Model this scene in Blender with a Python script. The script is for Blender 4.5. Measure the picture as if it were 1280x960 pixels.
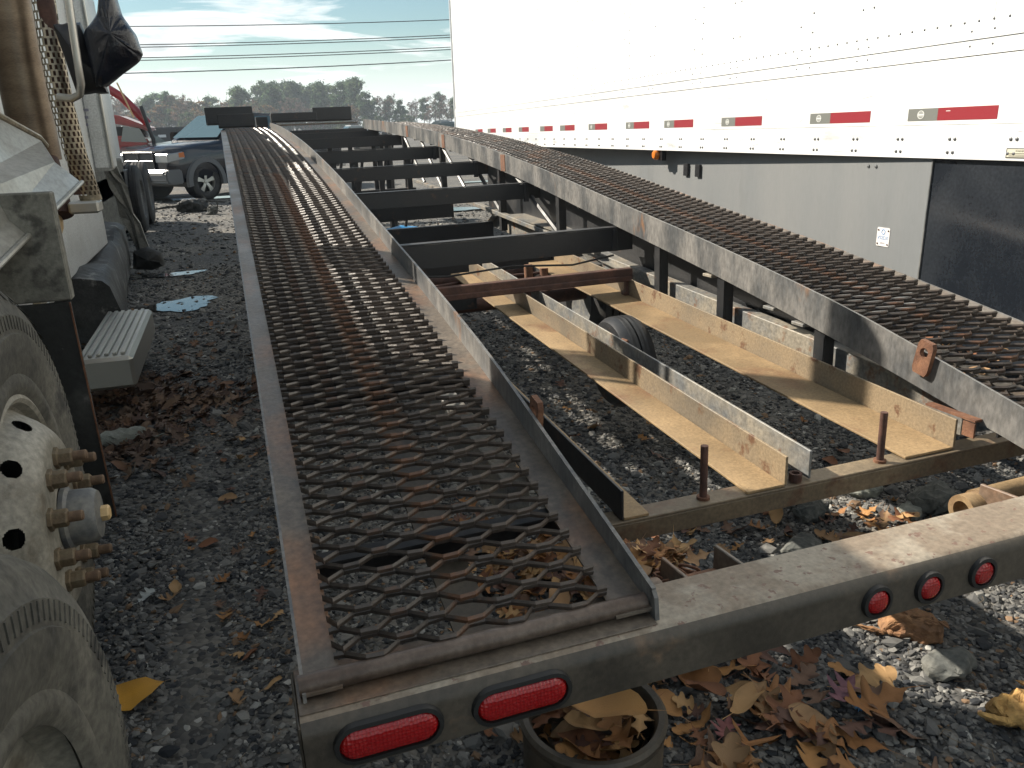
import bpy, bmesh, math, random
import numpy as np
from mathutils import Vector, Matrix, Euler

random.seed(7); rng = np.random.default_rng(7)
rad = math.radians
scn = bpy.context.scene
for o in list(bpy.data.objects): bpy.data.objects.remove(o)
col = scn.collection

# ------------------------------------------------------------------ camera
cam_d = bpy.data.cameras.new('camera'); cam = bpy.data.objects.new('camera', cam_d); col.objects.link(cam)
cam_d.sensor_width = 36.0; cam_d.lens = 27.93; cam_d.clip_start = 0.05; cam_d.clip_end = 3000
YAW, PITCH, ROLL, EYE = rad(18.4), rad(18.33), rad(1.55), 1.55
fw = Vector((math.sin(YAW)*math.cos(PITCH), math.cos(YAW)*math.cos(PITCH), -math.sin(PITCH)))
rt = Vector((math.cos(YAW), -math.sin(YAW), 0)); up = rt.cross(fw)
ax = rt*math.cos(ROLL) - up*math.sin(ROLL); ay = up*math.cos(ROLL) + rt*math.sin(ROLL)
m = Matrix((ax, ay, -fw)).transposed().to_4x4(); m.translation = (0, 0, EYE); cam.matrix_world = m
scn.camera = cam

# ------------------------------------------------------------------ sky and sun
SUN = Vector((-1.1, 1.0, 1.05)).normalized()
EL = math.asin(SUN.z); AZ = math.atan2(SUN.x, SUN.y)
w = bpy.data.worlds.new('World'); scn.world = w; w.use_nodes = True
nt = w.node_tree; nt.nodes.clear()
def wn(t, **k):
    n = nt.nodes.new(t)
    for a, b in k.items(): setattr(n, a, b)
    return n
out = wn('ShaderNodeOutputWorld'); bg = wn('ShaderNodeBackground'); bg.inputs[1].default_value = 0.050
sky = wn('ShaderNodeTexSky', sky_type='NISHITA', sun_disc=False); sky.sun_elevation = EL; sky.sun_rotation = AZ
sky.air_density = 1.0; sky.dust_density = 0.3; sky.ozone_density = 1.0
tc = wn('ShaderNodeTexCoord'); sep = wn('ShaderNodeSeparateXYZ'); nt.links.new(tc.outputs['Generated'], sep.inputs[0])
# project the view direction on a cloud layer: xy / (z + 0.12)
ad = wn('ShaderNodeMath', operation='ADD'); ad.inputs[1].default_value = 0.10
mx = wn('ShaderNodeMath', operation='MAXIMUM'); mx.inputs[1].default_value = 0.0
nt.links.new(sep.outputs[2], mx.inputs[0]); nt.links.new(mx.outputs[0], ad.inputs[0])
dv = wn('ShaderNodeVectorMath', operation='DIVIDE'); cb = wn('ShaderNodeCombineXYZ')
for i in range(3): nt.links.new(ad.outputs[0], cb.inputs[i])
nt.links.new(tc.outputs['Generated'], dv.inputs[0]); nt.links.new(cb.outputs[0], dv.inputs[1])
nz = wn('ShaderNodeTexNoise'); nz.inputs['Scale'].default_value = 1.15; nz.inputs['Detail'].default_value = 7; nz.inputs['Roughness'].default_value = 0.58; nz.inputs['Distortion'].default_value = 0.5
mp = wn('ShaderNodeMapping'); mp.inputs['Location'].default_value = (3.1, 1.6, 0); mp.inputs['Scale'].default_value = (0.75, 1.0, 0.0)
nt.links.new(dv.outputs[0], mp.inputs[0]); nt.links.new(mp.outputs[0], nz.inputs[0])
rp = wn('ShaderNodeValToRGB'); rp.color_ramp.elements[0].position = 0.50; rp.color_ramp.elements[1].position = 0.60
nt.links.new(nz.outputs[0], rp.inputs[0])
rp2 = wn('ShaderNodeValToRGB'); e = rp2.color_ramp.elements   # thick parts of the clouds are greyer
e[0].position = 0.55; e[0].color = (14.5, 14.8, 14.5, 1); e[1].position = 0.72; e[1].color = (6.2, 7.0, 7.2, 1)
nt.links.new(nz.outputs[0], rp2.inputs[0])
tint = wn('ShaderNodeMixRGB', blend_type='MULTIPLY'); tint.inputs[0].default_value = 1; tint.inputs[2].default_value = (.95, 1.10, 1.04, 1)
nt.links.new(sky.outputs[0], tint.inputs[1])
mix = wn('ShaderNodeMixRGB'); nt.links.new(rp.outputs[0], mix.inputs[0]); nt.links.new(tint.outputs[0], mix.inputs[1]); nt.links.new(rp2.outputs[0], mix.inputs[2])
hz_ = wn('ShaderNodeMapRange'); hz_.interpolation_type = 'SMOOTHSTEP'; hz_.inputs[1].default_value = 0.0; hz_.inputs[2].default_value = 0.11; hz_.inputs[3].default_value = .85; hz_.inputs[4].default_value = 0.0
nt.links.new(sep.outputs[2], hz_.inputs[0]); mixh = wn('ShaderNodeMixRGB'); nt.links.new(hz_.outputs[0], mixh.inputs[0]); nt.links.new(mix.outputs[0], mixh.inputs[1]); mixh.inputs[2].default_value = (13.0, 13.8, 13.6, 1)
nt.links.new(mixh.outputs[0], bg.inputs[0]); nt.links.new(bg.outputs[0], out.inputs[0])
sd = bpy.data.lights.new('sun', 'SUN'); sd.energy = 5.0; sd.angle = rad(0.5); sd.color = (1.0, 0.91, 0.78)
so = bpy.data.objects.new('sun', sd); col.objects.link(so); so.rotation_euler = SUN.to_track_quat('Z', 'Y').to_euler(); so.location = SUN*50
vs = scn.view_settings; vs.view_transform = 'Standard'; vs.look = 'None'; vs.exposure = 0.95; vs.gamma = 1.0
scn.render.engine = 'CYCLES'; scn.cycles.max_bounces = 4; scn.cycles.diffuse_bounces = 3; scn.cycles.glossy_bounces = 3; scn.cycles.volume_bounces = 0; scn.cycles.transparent_max_bounces = 6

# ------------------------------------------------------------------ materials
def mat(name, c1, c2=None, scale=6.0, lo=.4, hi=.62, rough=.6, metal=0.0, bump=0.0, bscale=None, c3=None, s3=25.0, lo3=.58, hi3=.66,
        spec=.5, r2=None, stretch=(1, 1, 1), coat=0.0, bdist=.004, grain=.22, grain_s=70.0):
    m = bpy.data.materials.new(name); m.use_nodes = True
    n = m.node_tree.nodes; l = m.node_tree.links; b = n['Principled BSDF']
    b.inputs['Roughness'].default_value = rough; b.inputs['Metallic'].default_value = metal
    b.inputs['Specular IOR Level'].default_value = spec; b.inputs['Base Color'].default_value = (*c1, 1)
    b.inputs['Coat Weight'].default_value = coat
    tc = n.new('ShaderNodeTexCoord'); mp = n.new('ShaderNodeMapping'); mp.inputs['Scale'].default_value = stretch
    l.new(tc.outputs['Object'], mp.inputs[0])
    def noise(s, d=5):
        t = n.new('ShaderNodeTexNoise'); t.inputs['Scale'].default_value = s; t.inputs['Detail'].default_value = d
        t.inputs['Roughness'].default_value = .6; l.new(mp.outputs[0], t.inputs[0]); return t
    if c2:
        t = noise(scale); r = n.new('ShaderNodeValToRGB'); r.color_ramp.elements[0].position = lo; r.color_ramp.elements[1].position = hi
        r.color_ramp.elements[0].color = (*c1, 1); r.color_ramp.elements[1].color = (*c2, 1); l.new(t.outputs[0], r.inputs[0]); last = r.outputs[0]
        if c3:
            t3 = noise(s3); r3 = n.new('ShaderNodeValToRGB'); r3.color_ramp.elements[0].position = lo3; r3.color_ramp.elements[1].position = hi3
            l.new(t3.outputs[0], r3.inputs[0]); mm = n.new('ShaderNodeMixRGB'); l.new(r3.outputs[0], mm.inputs[0]); l.new(last, mm.inputs[1]); mm.inputs[2].default_value = (*c3, 1); last = mm.outputs[0]
        if grain:     # fine speckle and soft streaks of dirt
            tg = noise(grain_s, 8); rg = n.new('ShaderNodeMapRange'); rg.inputs[1].default_value = .35; rg.inputs[2].default_value = .68; rg.inputs[3].default_value = 1-grain; rg.inputs[4].default_value = 1+grain*.8
            l.new(tg.outputs[0], rg.inputs[0]); vm = n.new('ShaderNodeVectorMath'); vm.operation = 'SCALE'; l.new(last, vm.inputs[0]); l.new(rg.outputs[0], vm.inputs['Scale']); last = vm.outputs[0]
        l.new(last, b.inputs['Base Color'])
        if r2 is not None:
            rr = n.new('ShaderNodeMapRange'); rr.inputs[1].default_value = lo; rr.inputs[2].default_value = hi; rr.inputs[3].default_value = rough; rr.inputs[4].default_value = r2
            l.new(t.outputs[0], rr.inputs[0]); l.new(rr.outputs[0], b.inputs['Roughness'])
    if bump:
        t = noise(bscale or scale*6, 6); bp = n.new('ShaderNodeBump'); bp.inputs['Strength'].default_value = bump; bp.inputs['Distance'].default_value = bdist
        l.new(t.outputs[0], bp.inputs['Height']); l.new(bp.outputs[0], b.inputs['Normal'])
    return m
def vcol_mat(name, rough=.85, bump=.3, bscale=90, trans=0.0):
    m = mat(name, (.2, .2, .2), rough=rough, bump=bump, bscale=bscale, spec=.3); n = m.node_tree.nodes
    a = n.new('ShaderNodeVertexColor'); a.layer_name = 'Col'; m.node_tree.links.new(a.outputs[0], n['Principled BSDF'].inputs['Base Color'])
    return m
M = {}
M['steel_dark'] = mat('steel_dark', (.010, .012, .015), (.022, .022, .023), 3, rough=.42, r2=.6, c3=(.10, .05, .028), s3=9, lo3=.64, hi3=.74, bump=.25)
M['rail_grey'] = mat('rail_grey', (.085, .088, .09), (.18, .172, .16), 6, rough=.42, r2=.62, c3=(.24, .12, .055), s3=3.2, lo3=.61, hi3=.69, grain=.3, stretch=(1, 1, .45), bump=.3, bscale=45)
M['plate'] = mat('plate', (.085, .068, .052), (.14, .115, .09), 4, rough=.36, r2=.55, c3=(.20, .10, .05), s3=2.2, lo3=.50, hi3=.68, grain=.3, bump=.25, bscale=60)
M['tan_leg'] = mat('tan_leg', (.14, .118, .088), (.235, .175, .105), 2.4, rough=.5, r2=.7, c3=(.12, .06, .03), s3=13, lo3=.58, hi3=.66, grain=.22, grain_s=110, bump=.3, bscale=70)
M['tan'] = mat('tan_steel', (.19, .13, .066), (.30, .205, .105), 2.2, rough=.6, r2=.78, c3=(.15, .075, .035), s3=4, lo3=.55, hi3=.72, grain=.2, grain_s=110, bump=.35, bscale=70)
M['leg_grey'] = mat('leg_grey', grain=.3, c1=(.15, .155, .155), c2=(.27, .24, .19), scale=5, rough=.5, c3=(.17, .075, .03), s3=9, lo3=.60, hi3=.70, bump=.3, bscale=60)
M['tan_dark'] = mat('tan_dark', (.11, .085, .055), (.19, .145, .09), 3, rough=.6, c3=(.09, .045, .025), s3=8, lo3=.55, hi3=.68, grain=.25, grain_s=90, bump=.3)  # shade on the cross bar put into a darker tan; twigs use it too
M['leg_grey_unused'] = mat('leg_grey_b', (.17, .17, .165), (.30, .255, .19), 5, rough=.5, c3=(.17, .075, .03), s3=14, lo3=.64, hi3=.70, bump=.3, bscale=60)
M['rust'] = mat('rust', (.055, .026, .019), (.095, .043, .029), 12, rough=.75, bump=.4, bscale=120)
M['rust_orange'] = mat('rust_orange', (.12, .052, .028), (.19, .09, .048), 15, rough=.8, bump=.5, bscale=150)
M['mesh'] = mat('mesh_steel', (.038, .033, .030), (.078, .060, .048), 3.5, rough=.30, r2=.55, metal=.0, c3=(.13, .055, .024), s3=6, lo3=.56, hi3=.70, bump=.3, bscale=160)
M['bumper'] = mat('bumper_face', (.046, .039, .030), (.080, .066, .049), 5, rough=.42, r2=.6, c3=(.16, .10, .06), s3=6, lo3=.60, hi3=.72, bump=.25, bscale=50)
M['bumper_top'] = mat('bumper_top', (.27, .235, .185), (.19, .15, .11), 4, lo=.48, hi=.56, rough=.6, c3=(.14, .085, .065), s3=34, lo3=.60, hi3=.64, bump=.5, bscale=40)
M['pipe'] = mat('pipe_steel', (.085, .06, .046), (.15, .115, .092), 6, rough=.4, metal=.35, bump=.3, bscale=70)
M['rubber'] = mat('rubber', (.016, .016, .017), (.035, .034, .032), 8, rough=.7, bump=.25, bscale=60)
M['dusty_rubber'] = mat('dusty_rubber', (.070, .067, .056), (.125, .118, .098), 4, rough=.85, c3=(.038, .037, .033), s3=9, lo3=.50, hi3=.68, grain=.3, bump=.4, bscale=50)
def plain(name, c, rough=.5, metal=0, **k): M[name] = mat(name, c, rough=rough, metal=metal, **k); return M[name]
plain('black_gasket', (.012, .012, .012), .6)
m = plain('red_lens', (.33, .004, .006), .22, coat=.35, bump=.6, bscale=90, bdist=.004)
m.node_tree.nodes['Principled BSDF'].inputs['Subsurface Weight'].default_value = .15
_n = m.node_tree.nodes; _v = _n.new('ShaderNodeTexVoronoi'); _v.inputs['Scale'].default_value = 150; _v.inputs['Randomness'].default_value = .25; _c = [q for q in _n if q.type == 'TEX_COORD'][0]; m.node_tree.links.new(_c.outputs['Object'], _v.inputs[0])
_bp = [q for q in _n if q.type == 'BUMP'][0]; m.node_tree.links.new(_v.outputs['Distance'], _bp.inputs['Height']); _bp.inputs['Strength'].default_value = .4; _bp.inputs['Distance'].default_value = .006
_r = _n.new('ShaderNodeValToRGB'); _r.color_ramp.elements[0].color = (.42, .010, .010, 1); _r.color_ramp.elements[1].color = (.26, .004, .006, 1); _r.color_ramp.elements[1].position = .7; m.node_tree.links.new(_v.outputs['Distance'], _r.inputs[0]); m.node_tree.links.new(_r.outputs[0], _n['Principled BSDF'].inputs['Base Color'])
plain('chrome', (.50, .50, .49), .22, 1.0); plain('alu', (.50, .49, .45), .38, .85, bump=.2, bscale=30)
M['wheel_paint'] = mat('wheel_paint', (.27, .255, .215), (.19, .178, .145), 7, rough=.55, c3=(.10, .08, .055), s3=9, lo3=.56, hi3=.74, bump=.2, grain=.3)
M['lug'] = mat('lug_nut', (.19, .15, .095), (.12, .085, .05), 30, rough=.65, metal=.3, bump=.3)
M['stud'] = mat('stud', (.15, .095, .055), (.10, .06, .035), 60, rough=.75)
M['hub_grey'] = mat('hub_grey', (.11, .115, .118), (.17, .165, .148), 18, rough=.55)
M['white_paint'] = mat('white_paint', (.80, .81, .80), (.74, .755, .745), 1.5, grain=.04, lo=.35, hi=.7, rough=.38, c3=(.66, .67, .66), s3=3, lo3=.60, hi3=.75)
M['white_rail'] = mat('white_rail', (.74, .75, .745), (.60, .61, .61), 2.2, grain=.04, lo=.45, hi=.68, rough=.32, c3=(.42, .43, .43), s3=5, lo3=.62, hi3=.74, stretch=(1, .35, 1.6))
plain('rivet', (.10, .105, .11), .5, .3)
M['skirt'] = mat('skirt_grey', (.17, .18, .185), (.20, .205, .205), 1.2, grain=.04, rough=.45, c3=(.14, .147, .15), s3=4, lo3=.6, hi3=.75, stretch=(1, 1, .25), bump=.03)
M['skirt_black'] = mat('skirt_black', (.012, .015, .020), (.022, .026, .032), 2, rough=.14, r2=.25)
plain('tape_red', (.25, .022, .03), .35); plain('tape_white', (.16, .165, .15), .35); plain('tape_mark', (.62, .63, .60), .4)
plain('amber', (.60, .17, .02), .25); plain('seam', (.05, .05, .055), .8)
M['truck_white'] = mat('truck_white', (.62, .63, .61), (.54, .545, .52), 3, rough=.4, c3=(.40, .39, .34), s3=5, lo3=.6, hi3=.75)
M['fairing'] = mat('fairing', (.33, .325, .295), (.27, .262, .232), 3, rough=.34, r2=.5, c3=(.21, .195, .16), s3=7, lo3=.58, hi3=.74, stretch=(1, .4, 1), metal=.35, bump=.05)
M['stack'] = mat('stack_brown', (.14, .10, .065), (.20, .15, .10), 3, rough=.4, metal=.5, stretch=(1, 1, 4))
M['shield'] = mat('heat_shield', (.38, .33, .24), (.27, .23, .17), 9, rough=.4, metal=.6)
M['bag'] = mat('bin_bag', (.003, .005, .011), (.005, .008, .016), 5, rough=.25, bump=.8, bscale=11, bdist=.02)
M['mud_plate'] = mat('mud_plate', (.13, .125, .105), (.20, .195, .165), 10, rough=.85, c3=(.07, .068, .058), s3=22, lo3=.5, hi3=.66, bump=.4)
M['flap'] = mat('mud_flap', (.020, .021, .020), (.06, .06, .055), 7, lo=.5, hi=.75, rough=.7, c3=(.16, .16, .15), s3=14, lo3=.66, hi3=.78, bump=.3)
M['tank_dark'] = mat('tank_dark', (.020, .021, .021), (.075, .075, .072), 3.2, rough=.45, r2=.75, c3=(.30, .295, .27), s3=6, lo3=.60, hi3=.72, bump=.6, bscale=7, bdist=.03)
plain('tan_can', (.52, .36, .17), .5)
M['navy'] = mat('navy_paint', (.005, .007, .014), rough=.22, coat=.5); plain('grey_trim', (.10, .105, .11), .5); plain('black_trim', (.012, .012, .014), .4)
plain('headlamp', (.30, .31, .31), .2, .2, coat=.3); plain('orange_lens', (.50, .14, .03), .2)
g = plain('glass', (.06, .10, .11), .06, coat=.2); g.node_tree.nodes['Principled BSDF'].inputs['Specular IOR Level'].default_value = .9
M['red_paint'] = mat('red_paint', (.30, .016, .022), (.22, .012, .016), 4, grain=.04, rough=.3, coat=.4)
plain('far_white', (.6, .62, .64), .4); plain('far_blue', (.08, .13, .19), .3); plain('far_dark', (.02, .022, .026), .5)
plain('cable', (.015, .015, .016), .7)
M['bark'] = mat('bark', (.06, .05, .042), (.10, .085, .07), 2, rough=.9)
M['rock'] = mat('rock', (.085, .09, .085), (.14, .14, .125), 14, rough=.9, bump=.5, bscale=50)
M['rock_pale'] = mat('rock_pale', (.26, .27, .24), (.19, .20, .17), 14, rough=.9, bump=.5, bscale=50)
M['rock_brown'] = mat('rock_brown', (.30, .16, .075), (.20, .105, .055), 10, rough=.85, bump=.4, bscale=40)
M['rock_tan'] = mat('rock_tan', (.45, .27, .09), (.33, .19, .07), 10, rough=.85, bump=.4, bscale=40)
plain('blue_plastic', (.02, .17, .38), .4); plain('blue_thread', (.06, .20, .40), .6)
plain('sticker', (.66, .64, .63), .4); plain('print_blue', (.10, .25, .50), .5); plain('print_grey', (.25, .24, .30), .5)
plain('label_cream', (.55, .53, .42), .5); plain('print_dark', (.06, .06, .05), .5); plain('print_red', (.40, .10, .06), .5)
M['leaf'] = vcol_mat('leaf', .65, .35, 60)
M['stones'] = vcol_mat('stones', .8, .25, 120)

# ------------------------------------------------------------------ helpers
class MB:
    def __init__(s): s.v = []; s.f = []; s.mi = []
    def add(s, vs, fs, mi=0):
        o = len(s.v); s.v += [tuple(v) for v in vs]; s.f += [tuple(i+o for i in f) for f in fs]; s.mi += [mi]*len(fs); return s
    def box(s, x0, x1, y0, y1, z0, z1, mi=0):
        return s.add([(x, y, z) for z in (z0, z1) for y in (y0, y1) for x in (x0, x1)],
                     [(0, 2, 3, 1), (4, 5, 7, 6), (0, 1, 5, 4), (2, 6, 7, 3), (0, 4, 6, 2), (1, 3, 7, 5)], mi)
    def prism(s, poly, axis, a, b, mi=0):      # polygon in the two other axes, extruded from a to b
        n = len(poly)
        def P(p, t): return {'x': (t, p[0], p[1]), 'y': (p[0], t, p[1]), 'z': (p[0], p[1], t)}[axis]
        return s.add([P(p, a) for p in poly]+[P(p, b) for p in poly], [tuple(range(n))[::-1], tuple(range(n, 2*n))]+[(i, (i+1) % n, n+(i+1) % n, n+i) for i in range(n)], mi)
    def loft(s, rings, caps=True, closed=True, mi=0):
        n = len(rings[0]); fs = []
        for k in range(len(rings)-1):
            for i in range(n if closed else n-1): fs.append((k*n+i, k*n+(i+1) % n, (k+1)*n+(i+1) % n, (k+1)*n+i))
        if caps and closed: fs.append(tuple(range(n))[::-1]); fs.append(tuple((len(rings)-1)*n+i for i in range(n)))
        return s.add([p for r in rings for p in r], fs, mi)
    def tube(s, pts, r, seg=10, caps=True, mi=0):
        pts = [Vector(p) for p in pts]; rings = []; rr = r if isinstance(r, (list, tuple)) else [r]*len(pts)
        t0 = (pts[1]-pts[0]).normalized(); a = t0.orthogonal().normalized()
        for i, p in enumerate(pts):
            t = (pts[min(i+1, len(pts)-1)]-pts[max(i-1, 0)]).normalized(); a = (a-t*a.dot(t)).normalized(); b = t.cross(a)
            rings.append([p+(a*math.cos(2*math.pi*k/seg)+b*math.sin(2*math.pi*k/seg))*rr[i] for k in range(seg)])
        return s.loft(rings, caps, mi=mi)
    def lathe(s, prof, seg=40, axis='x', c=(0, 0, 0), mi=0, close=False):   # prof: (radius, offset along the axis)
        rings = []
        for r, o in prof:
            ring = []
            for k in range(seg):
                a = 2*math.pi*k/seg; u, v = r*math.cos(a), r*math.sin(a)
                p = {'x': (o, u, v), 'y': (v, o, u), 'z': (u, v, o)}[axis]; ring.append((p[0]+c[0], p[1]+c[1], p[2]+c[2]))
            rings.append(ring)
        if close: rings.append(rings[0])
        return s.loft(rings, False, mi=mi)
    def mesh(s, name, mats, smooth=False, bevel=0, seg=1):
        me = bpy.data.meshes.new(name); me.from_pydata(s.v, [], s.f)
        for x in (mats if isinstance(mats, (list, tuple)) else [mats]): me.materials.append(x)
        me.polygons.foreach_set('material_index', s.mi)
        bm = bmesh.new(); bm.from_mesh(me)
        bmesh.ops.recalc_face_normals(bm, faces=bm.faces)
        if bevel:
            ed = [e for e in bm.edges if len(e.link_faces) == 2 and e.calc_face_angle(0) > .5]
            bmesh.ops.bevel(bm, geom=ed, offset=bevel, segments=seg, affect='EDGES', clamp_overlap=True)
        bm.to_mesh(me); bm.free()
        if smooth:
            me.polygons.foreach_set('use_smooth', [True]*len(me.polygons)); me.set_sharp_from_angle(angle=rad(38))
        return me
    def obj(s, name, mats, parent=None, smooth=False, bevel=0, seg=1): return link(name, s.mesh(name, mats, smooth, bevel, seg), parent)
def link(name, me, parent=None):
    o = bpy.data.objects.new(name, me); col.objects.link(o)
    if parent: o.parent = parent
    return o
def tag(o, label, cat, group=None, kind=None):
    o['label'] = label; o['category'] = cat
    if group: o['group'] = group
    if kind: o['kind'] = kind
    return o
def thing(name, label, cat, loc=(0, 0, 0), rz=0, group=None):
    o = bpy.data.objects.new(name, None); col.objects.link(o); o.location = loc; o.rotation_euler = (0, 0, rz); o.empty_display_size = .1
    return tag(o, label, cat, group)
def struct(o): o['kind'] = 'structure'; return o
def stuff(o, label=None):
    o['kind'] = 'stuff'
    if label: o['label'] = label
    return o
def B(name, m, parent, *a, bevel=.002): return MB().box(*a).obj(name, M[m] if isinstance(m, str) else m, parent, bevel=bevel)
def copy_tree(o, parent=None):
    c = o.copy(); col.objects.link(c); c.parent = parent
    for ch in list(o.children): copy_tree(ch, c)
    return c
def fract(x): return x-math.floor(x)
def vnoise(x, y):   # cheap smooth value noise
    xi, yi = np.floor(x), np.floor(y); fx, fy = x-xi, y-yi; fx = fx*fx*(3-2*fx); fy = fy*fy*(3-2*fy)
    def h(a, b): t = np.sin(a*127.1+b*311.7)*43758.5453; return t-np.floor(t)
    return (h(xi, yi)*(1-fx)+h(xi+1, yi)*fx)*(1-fy)+(h(xi, yi+1)*(1-fx)+h(xi+1, yi+1)*fx)*fy
def gz(x, y):       # height of the yard
    x = np.asarray(x, float); y = np.asarray(y, float)
    near = np.clip(1-(y-10)/25, 0, 1)
    s = np.clip((-x-.2)/.45, 0, 1); s = s*s*(3-2*s)*np.clip((4.5-y)/3, 0, 1)*np.clip((x+8)/4, 0, 1)
    return (vnoise(x*.9+5, y*.9)-.5)*.05*near+(vnoise(x*3.3, y*3.3+9)-.5)*.018*near+.10*s

# ------------------------------------------------------------------ ground
def ground():
    xs = np.concatenate([[-900, -300, -100, -40, -15], np.arange(-8, 14.01, .2), [20, 45, 110, 300, 900]])
    ys = np.concatenate([[-60, -15, -5], np.arange(-1, 24.01, .2), [28, 35, 50, 80, 140, 260, 500, 1200]])
    X, Y = np.meshgrid(xs, ys); Z = gz(X, Y); nx = len(xs)
    v = np.stack([X.ravel(), Y.ravel(), Z.ravel()], 1)
    f = [(j*nx+i, j*nx+i+1, (j+1)*nx+i+1, (j+1)*nx+i) for j in range(len(ys)-1) for i in range(nx-1)]
    me = bpy.data.meshes.new('ground'); me.from_pydata(v.tolist(), [], f)
    me.polygons.foreach_set('use_smooth', [True]*len(f))
    m = bpy.data.materials.new('gravel_ground'); m.use_nodes = True; n = m.node_tree.nodes; l = m.node_tree.links; b = n['Principled BSDF']
    tc = n.new('ShaderNodeTexCoord'); vo = n.new('ShaderNodeTexVoronoi'); vo.inputs['Scale'].default_value = 38; l.new(tc.outputs['Object'], vo.inputs[0])
    vo2 = n.new('ShaderNodeTexVoronoi'); vo2.inputs['Scale'].default_value = 11; l.new(tc.outputs['Object'], vo2.inputs[0])
    r = n.new('ShaderNodeValToRGB'); l.new(vo.outputs['Color'], r.inputs[0])
    e = r.color_ramp.elements; e[0].color = (.028, .030, .033, 1); e[1].color = (.20, .193, .175, 1)
    ns = n.new('ShaderNodeTexNoise'); ns.inputs['Scale'].default_value = .8; ns.inputs['Detail'].default_value = 6; l.new(tc.outputs['Object'], ns.inputs[0])
    r2 = n.new('ShaderNodeValToRGB'); r2.color_ramp.elements[0].position = .35; r2.color_ramp.elements[1].position = .68
    r2.color_ramp.elements[0].color = (.70, .72, .76, 1); r2.color_ramp.elements[1].color = (1.25, 1.18, 1.08, 1); l.new(ns.outputs[0], r2.inputs[0])
    mu = n.new('ShaderNodeMixRGB'); mu.blend_type = 'MULTIPLY'; mu.inputs[0].default_value = 1; l.new(r.outputs[0], mu.inputs[1]); l.new(r2.outputs[0], mu.inputs[2])
    l.new(mu.outputs[0], b.inputs['Base Color']); b.inputs['Roughness'].default_value = .85
    am = n.new('ShaderNodeMath'); am.operation = 'ADD'; l.new(vo.outputs['Distance'], am.inputs[0]); l.new(vo2.outputs['Distance'], am.inputs[1])
    bp = n.new('ShaderNodeBump'); bp.inputs['Strength'].default_value = .8; bp.inputs['Distance'].default_value = .02; bp.invert = True; l.new(am.outputs[0], bp.inputs['Height']); l.new(bp.outputs[0], b.inputs['Normal'])
    me.materials.append(m); return struct(link('ground', me))
ground()

def set_cols(me, cols):      # one colour for each vertex
    a = me.color_attributes.new('Col', 'FLOAT_COLOR', 'POINT'); a.data.foreach_set('color', np.asarray(cols, 'f').ravel())
ICO_V = []; _t = (1+5**.5)/2
for s1 in (-1, 1):
    for s2 in (-1, 1): ICO_V += [(0, s1, s2*_t), (s1, s2*_t, 0), (s2*_t, 0, s1)]
ICO_V = np.array(ICO_V)/np.hypot(1, _t)
_bm = bmesh.new()
for v in ICO_V: _bm.verts.new(v)
bmesh.ops.convex_hull(_bm, input=_bm.verts[:]); _bm.verts.index_update()
ICO_F = np.array([[v.index for v in f.verts] for f in _bm.faces]); ICO_V = np.array([v.co[:] for v in _bm.verts]); _bm.free()
def stones():
    P = []; S = []
    def scatter(x0, x1, y0, y1, n, s0, s1):
        p = np.stack([rng.uniform(x0, x1, n), rng.uniform(y0, y1, n)], 1); P.append(p); S.append(s0*np.exp(rng.normal(0, .38, n)).clip(.45, 2.1)*np.ones(n)*(1+rng.random(n)*0)); 
    scatter(-1.05, 3.4, .75, 3.3, 68000, .0068, 0); scatter(-1.3, 4.2, 3.3, 6.0, 30000, .0085, 0)
    scatter(-1.6, 5, 6, 10, 13000, .011, 0); scatter(-2.2, 8, 10, 20, 7000, .017, 0)
    P = np.concatenate(P); S = np.concatenate(S); n = len(P)
    big = rng.random(n) < .035; S[big] *= 2.0
    V = ICO_V[None]*(1+rng.uniform(-.38, .38, (n, 12, 1)))
    V = V*np.stack([rng.uniform(.8, 1.5, n), rng.uniform(.7, 1.1, n), rng.uniform(.35, .75, n)], 1)[:, None]
    a = rng.uniform(0, 6.283, n); c, s = np.cos(a)[:, None], np.sin(a)[:, None]
    V = np.stack([V[..., 0]*c-V[..., 1]*s, V[..., 0]*s+V[..., 1]*c, V[..., 2]+V[..., 0]*rng.uniform(-.4, .4, (n, 1))], 2)*S[:, None, None]
    V[..., 0] += P[:, 0:1]; V[..., 1] += P[:, 1:2]; V[..., 2] += (gz(P[:, 0], P[:, 1])+S*.22)[:, None]
    F = (ICO_F[None]+np.arange(n)[:, None, None]*12).reshape(-1, 3)
    me = bpy.data.meshes.new('gravel'); me.vertices.add(n*12); me.vertices.foreach_set('co', V.ravel())
    me.loops.add(len(F)*3); me.loops.foreach_set('vertex_index', F.ravel()); me.polygons.add(len(F)); me.polygons.foreach_set('loop_start', np.arange(len(F))*3)
    me.update(calc_edges=True); me.validate(); me.shade_flat()
    t = rng.random(n)**1.3; base = np.array([.028, .031, .036])[None]*(1-t[:, None])+np.array([.22, .215, .20])[None]*t[:, None]
    w = rng.random(n) < .035; base[w] = np.array([.34, .335, .31]); br = rng.random(n) < .04; base[br] = np.array([.20, .13, .08])
    cols = np.concatenate([base, np.ones((n, 1))], 1); set_cols(me, np.repeat(cols, 12, 0)); me.materials.append(M['stones'])
    o = link('gravel', me); tag(o, 'crushed grey gravel covering the yard around the trailer', 'gravel', kind='stuff')
stones()
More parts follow.
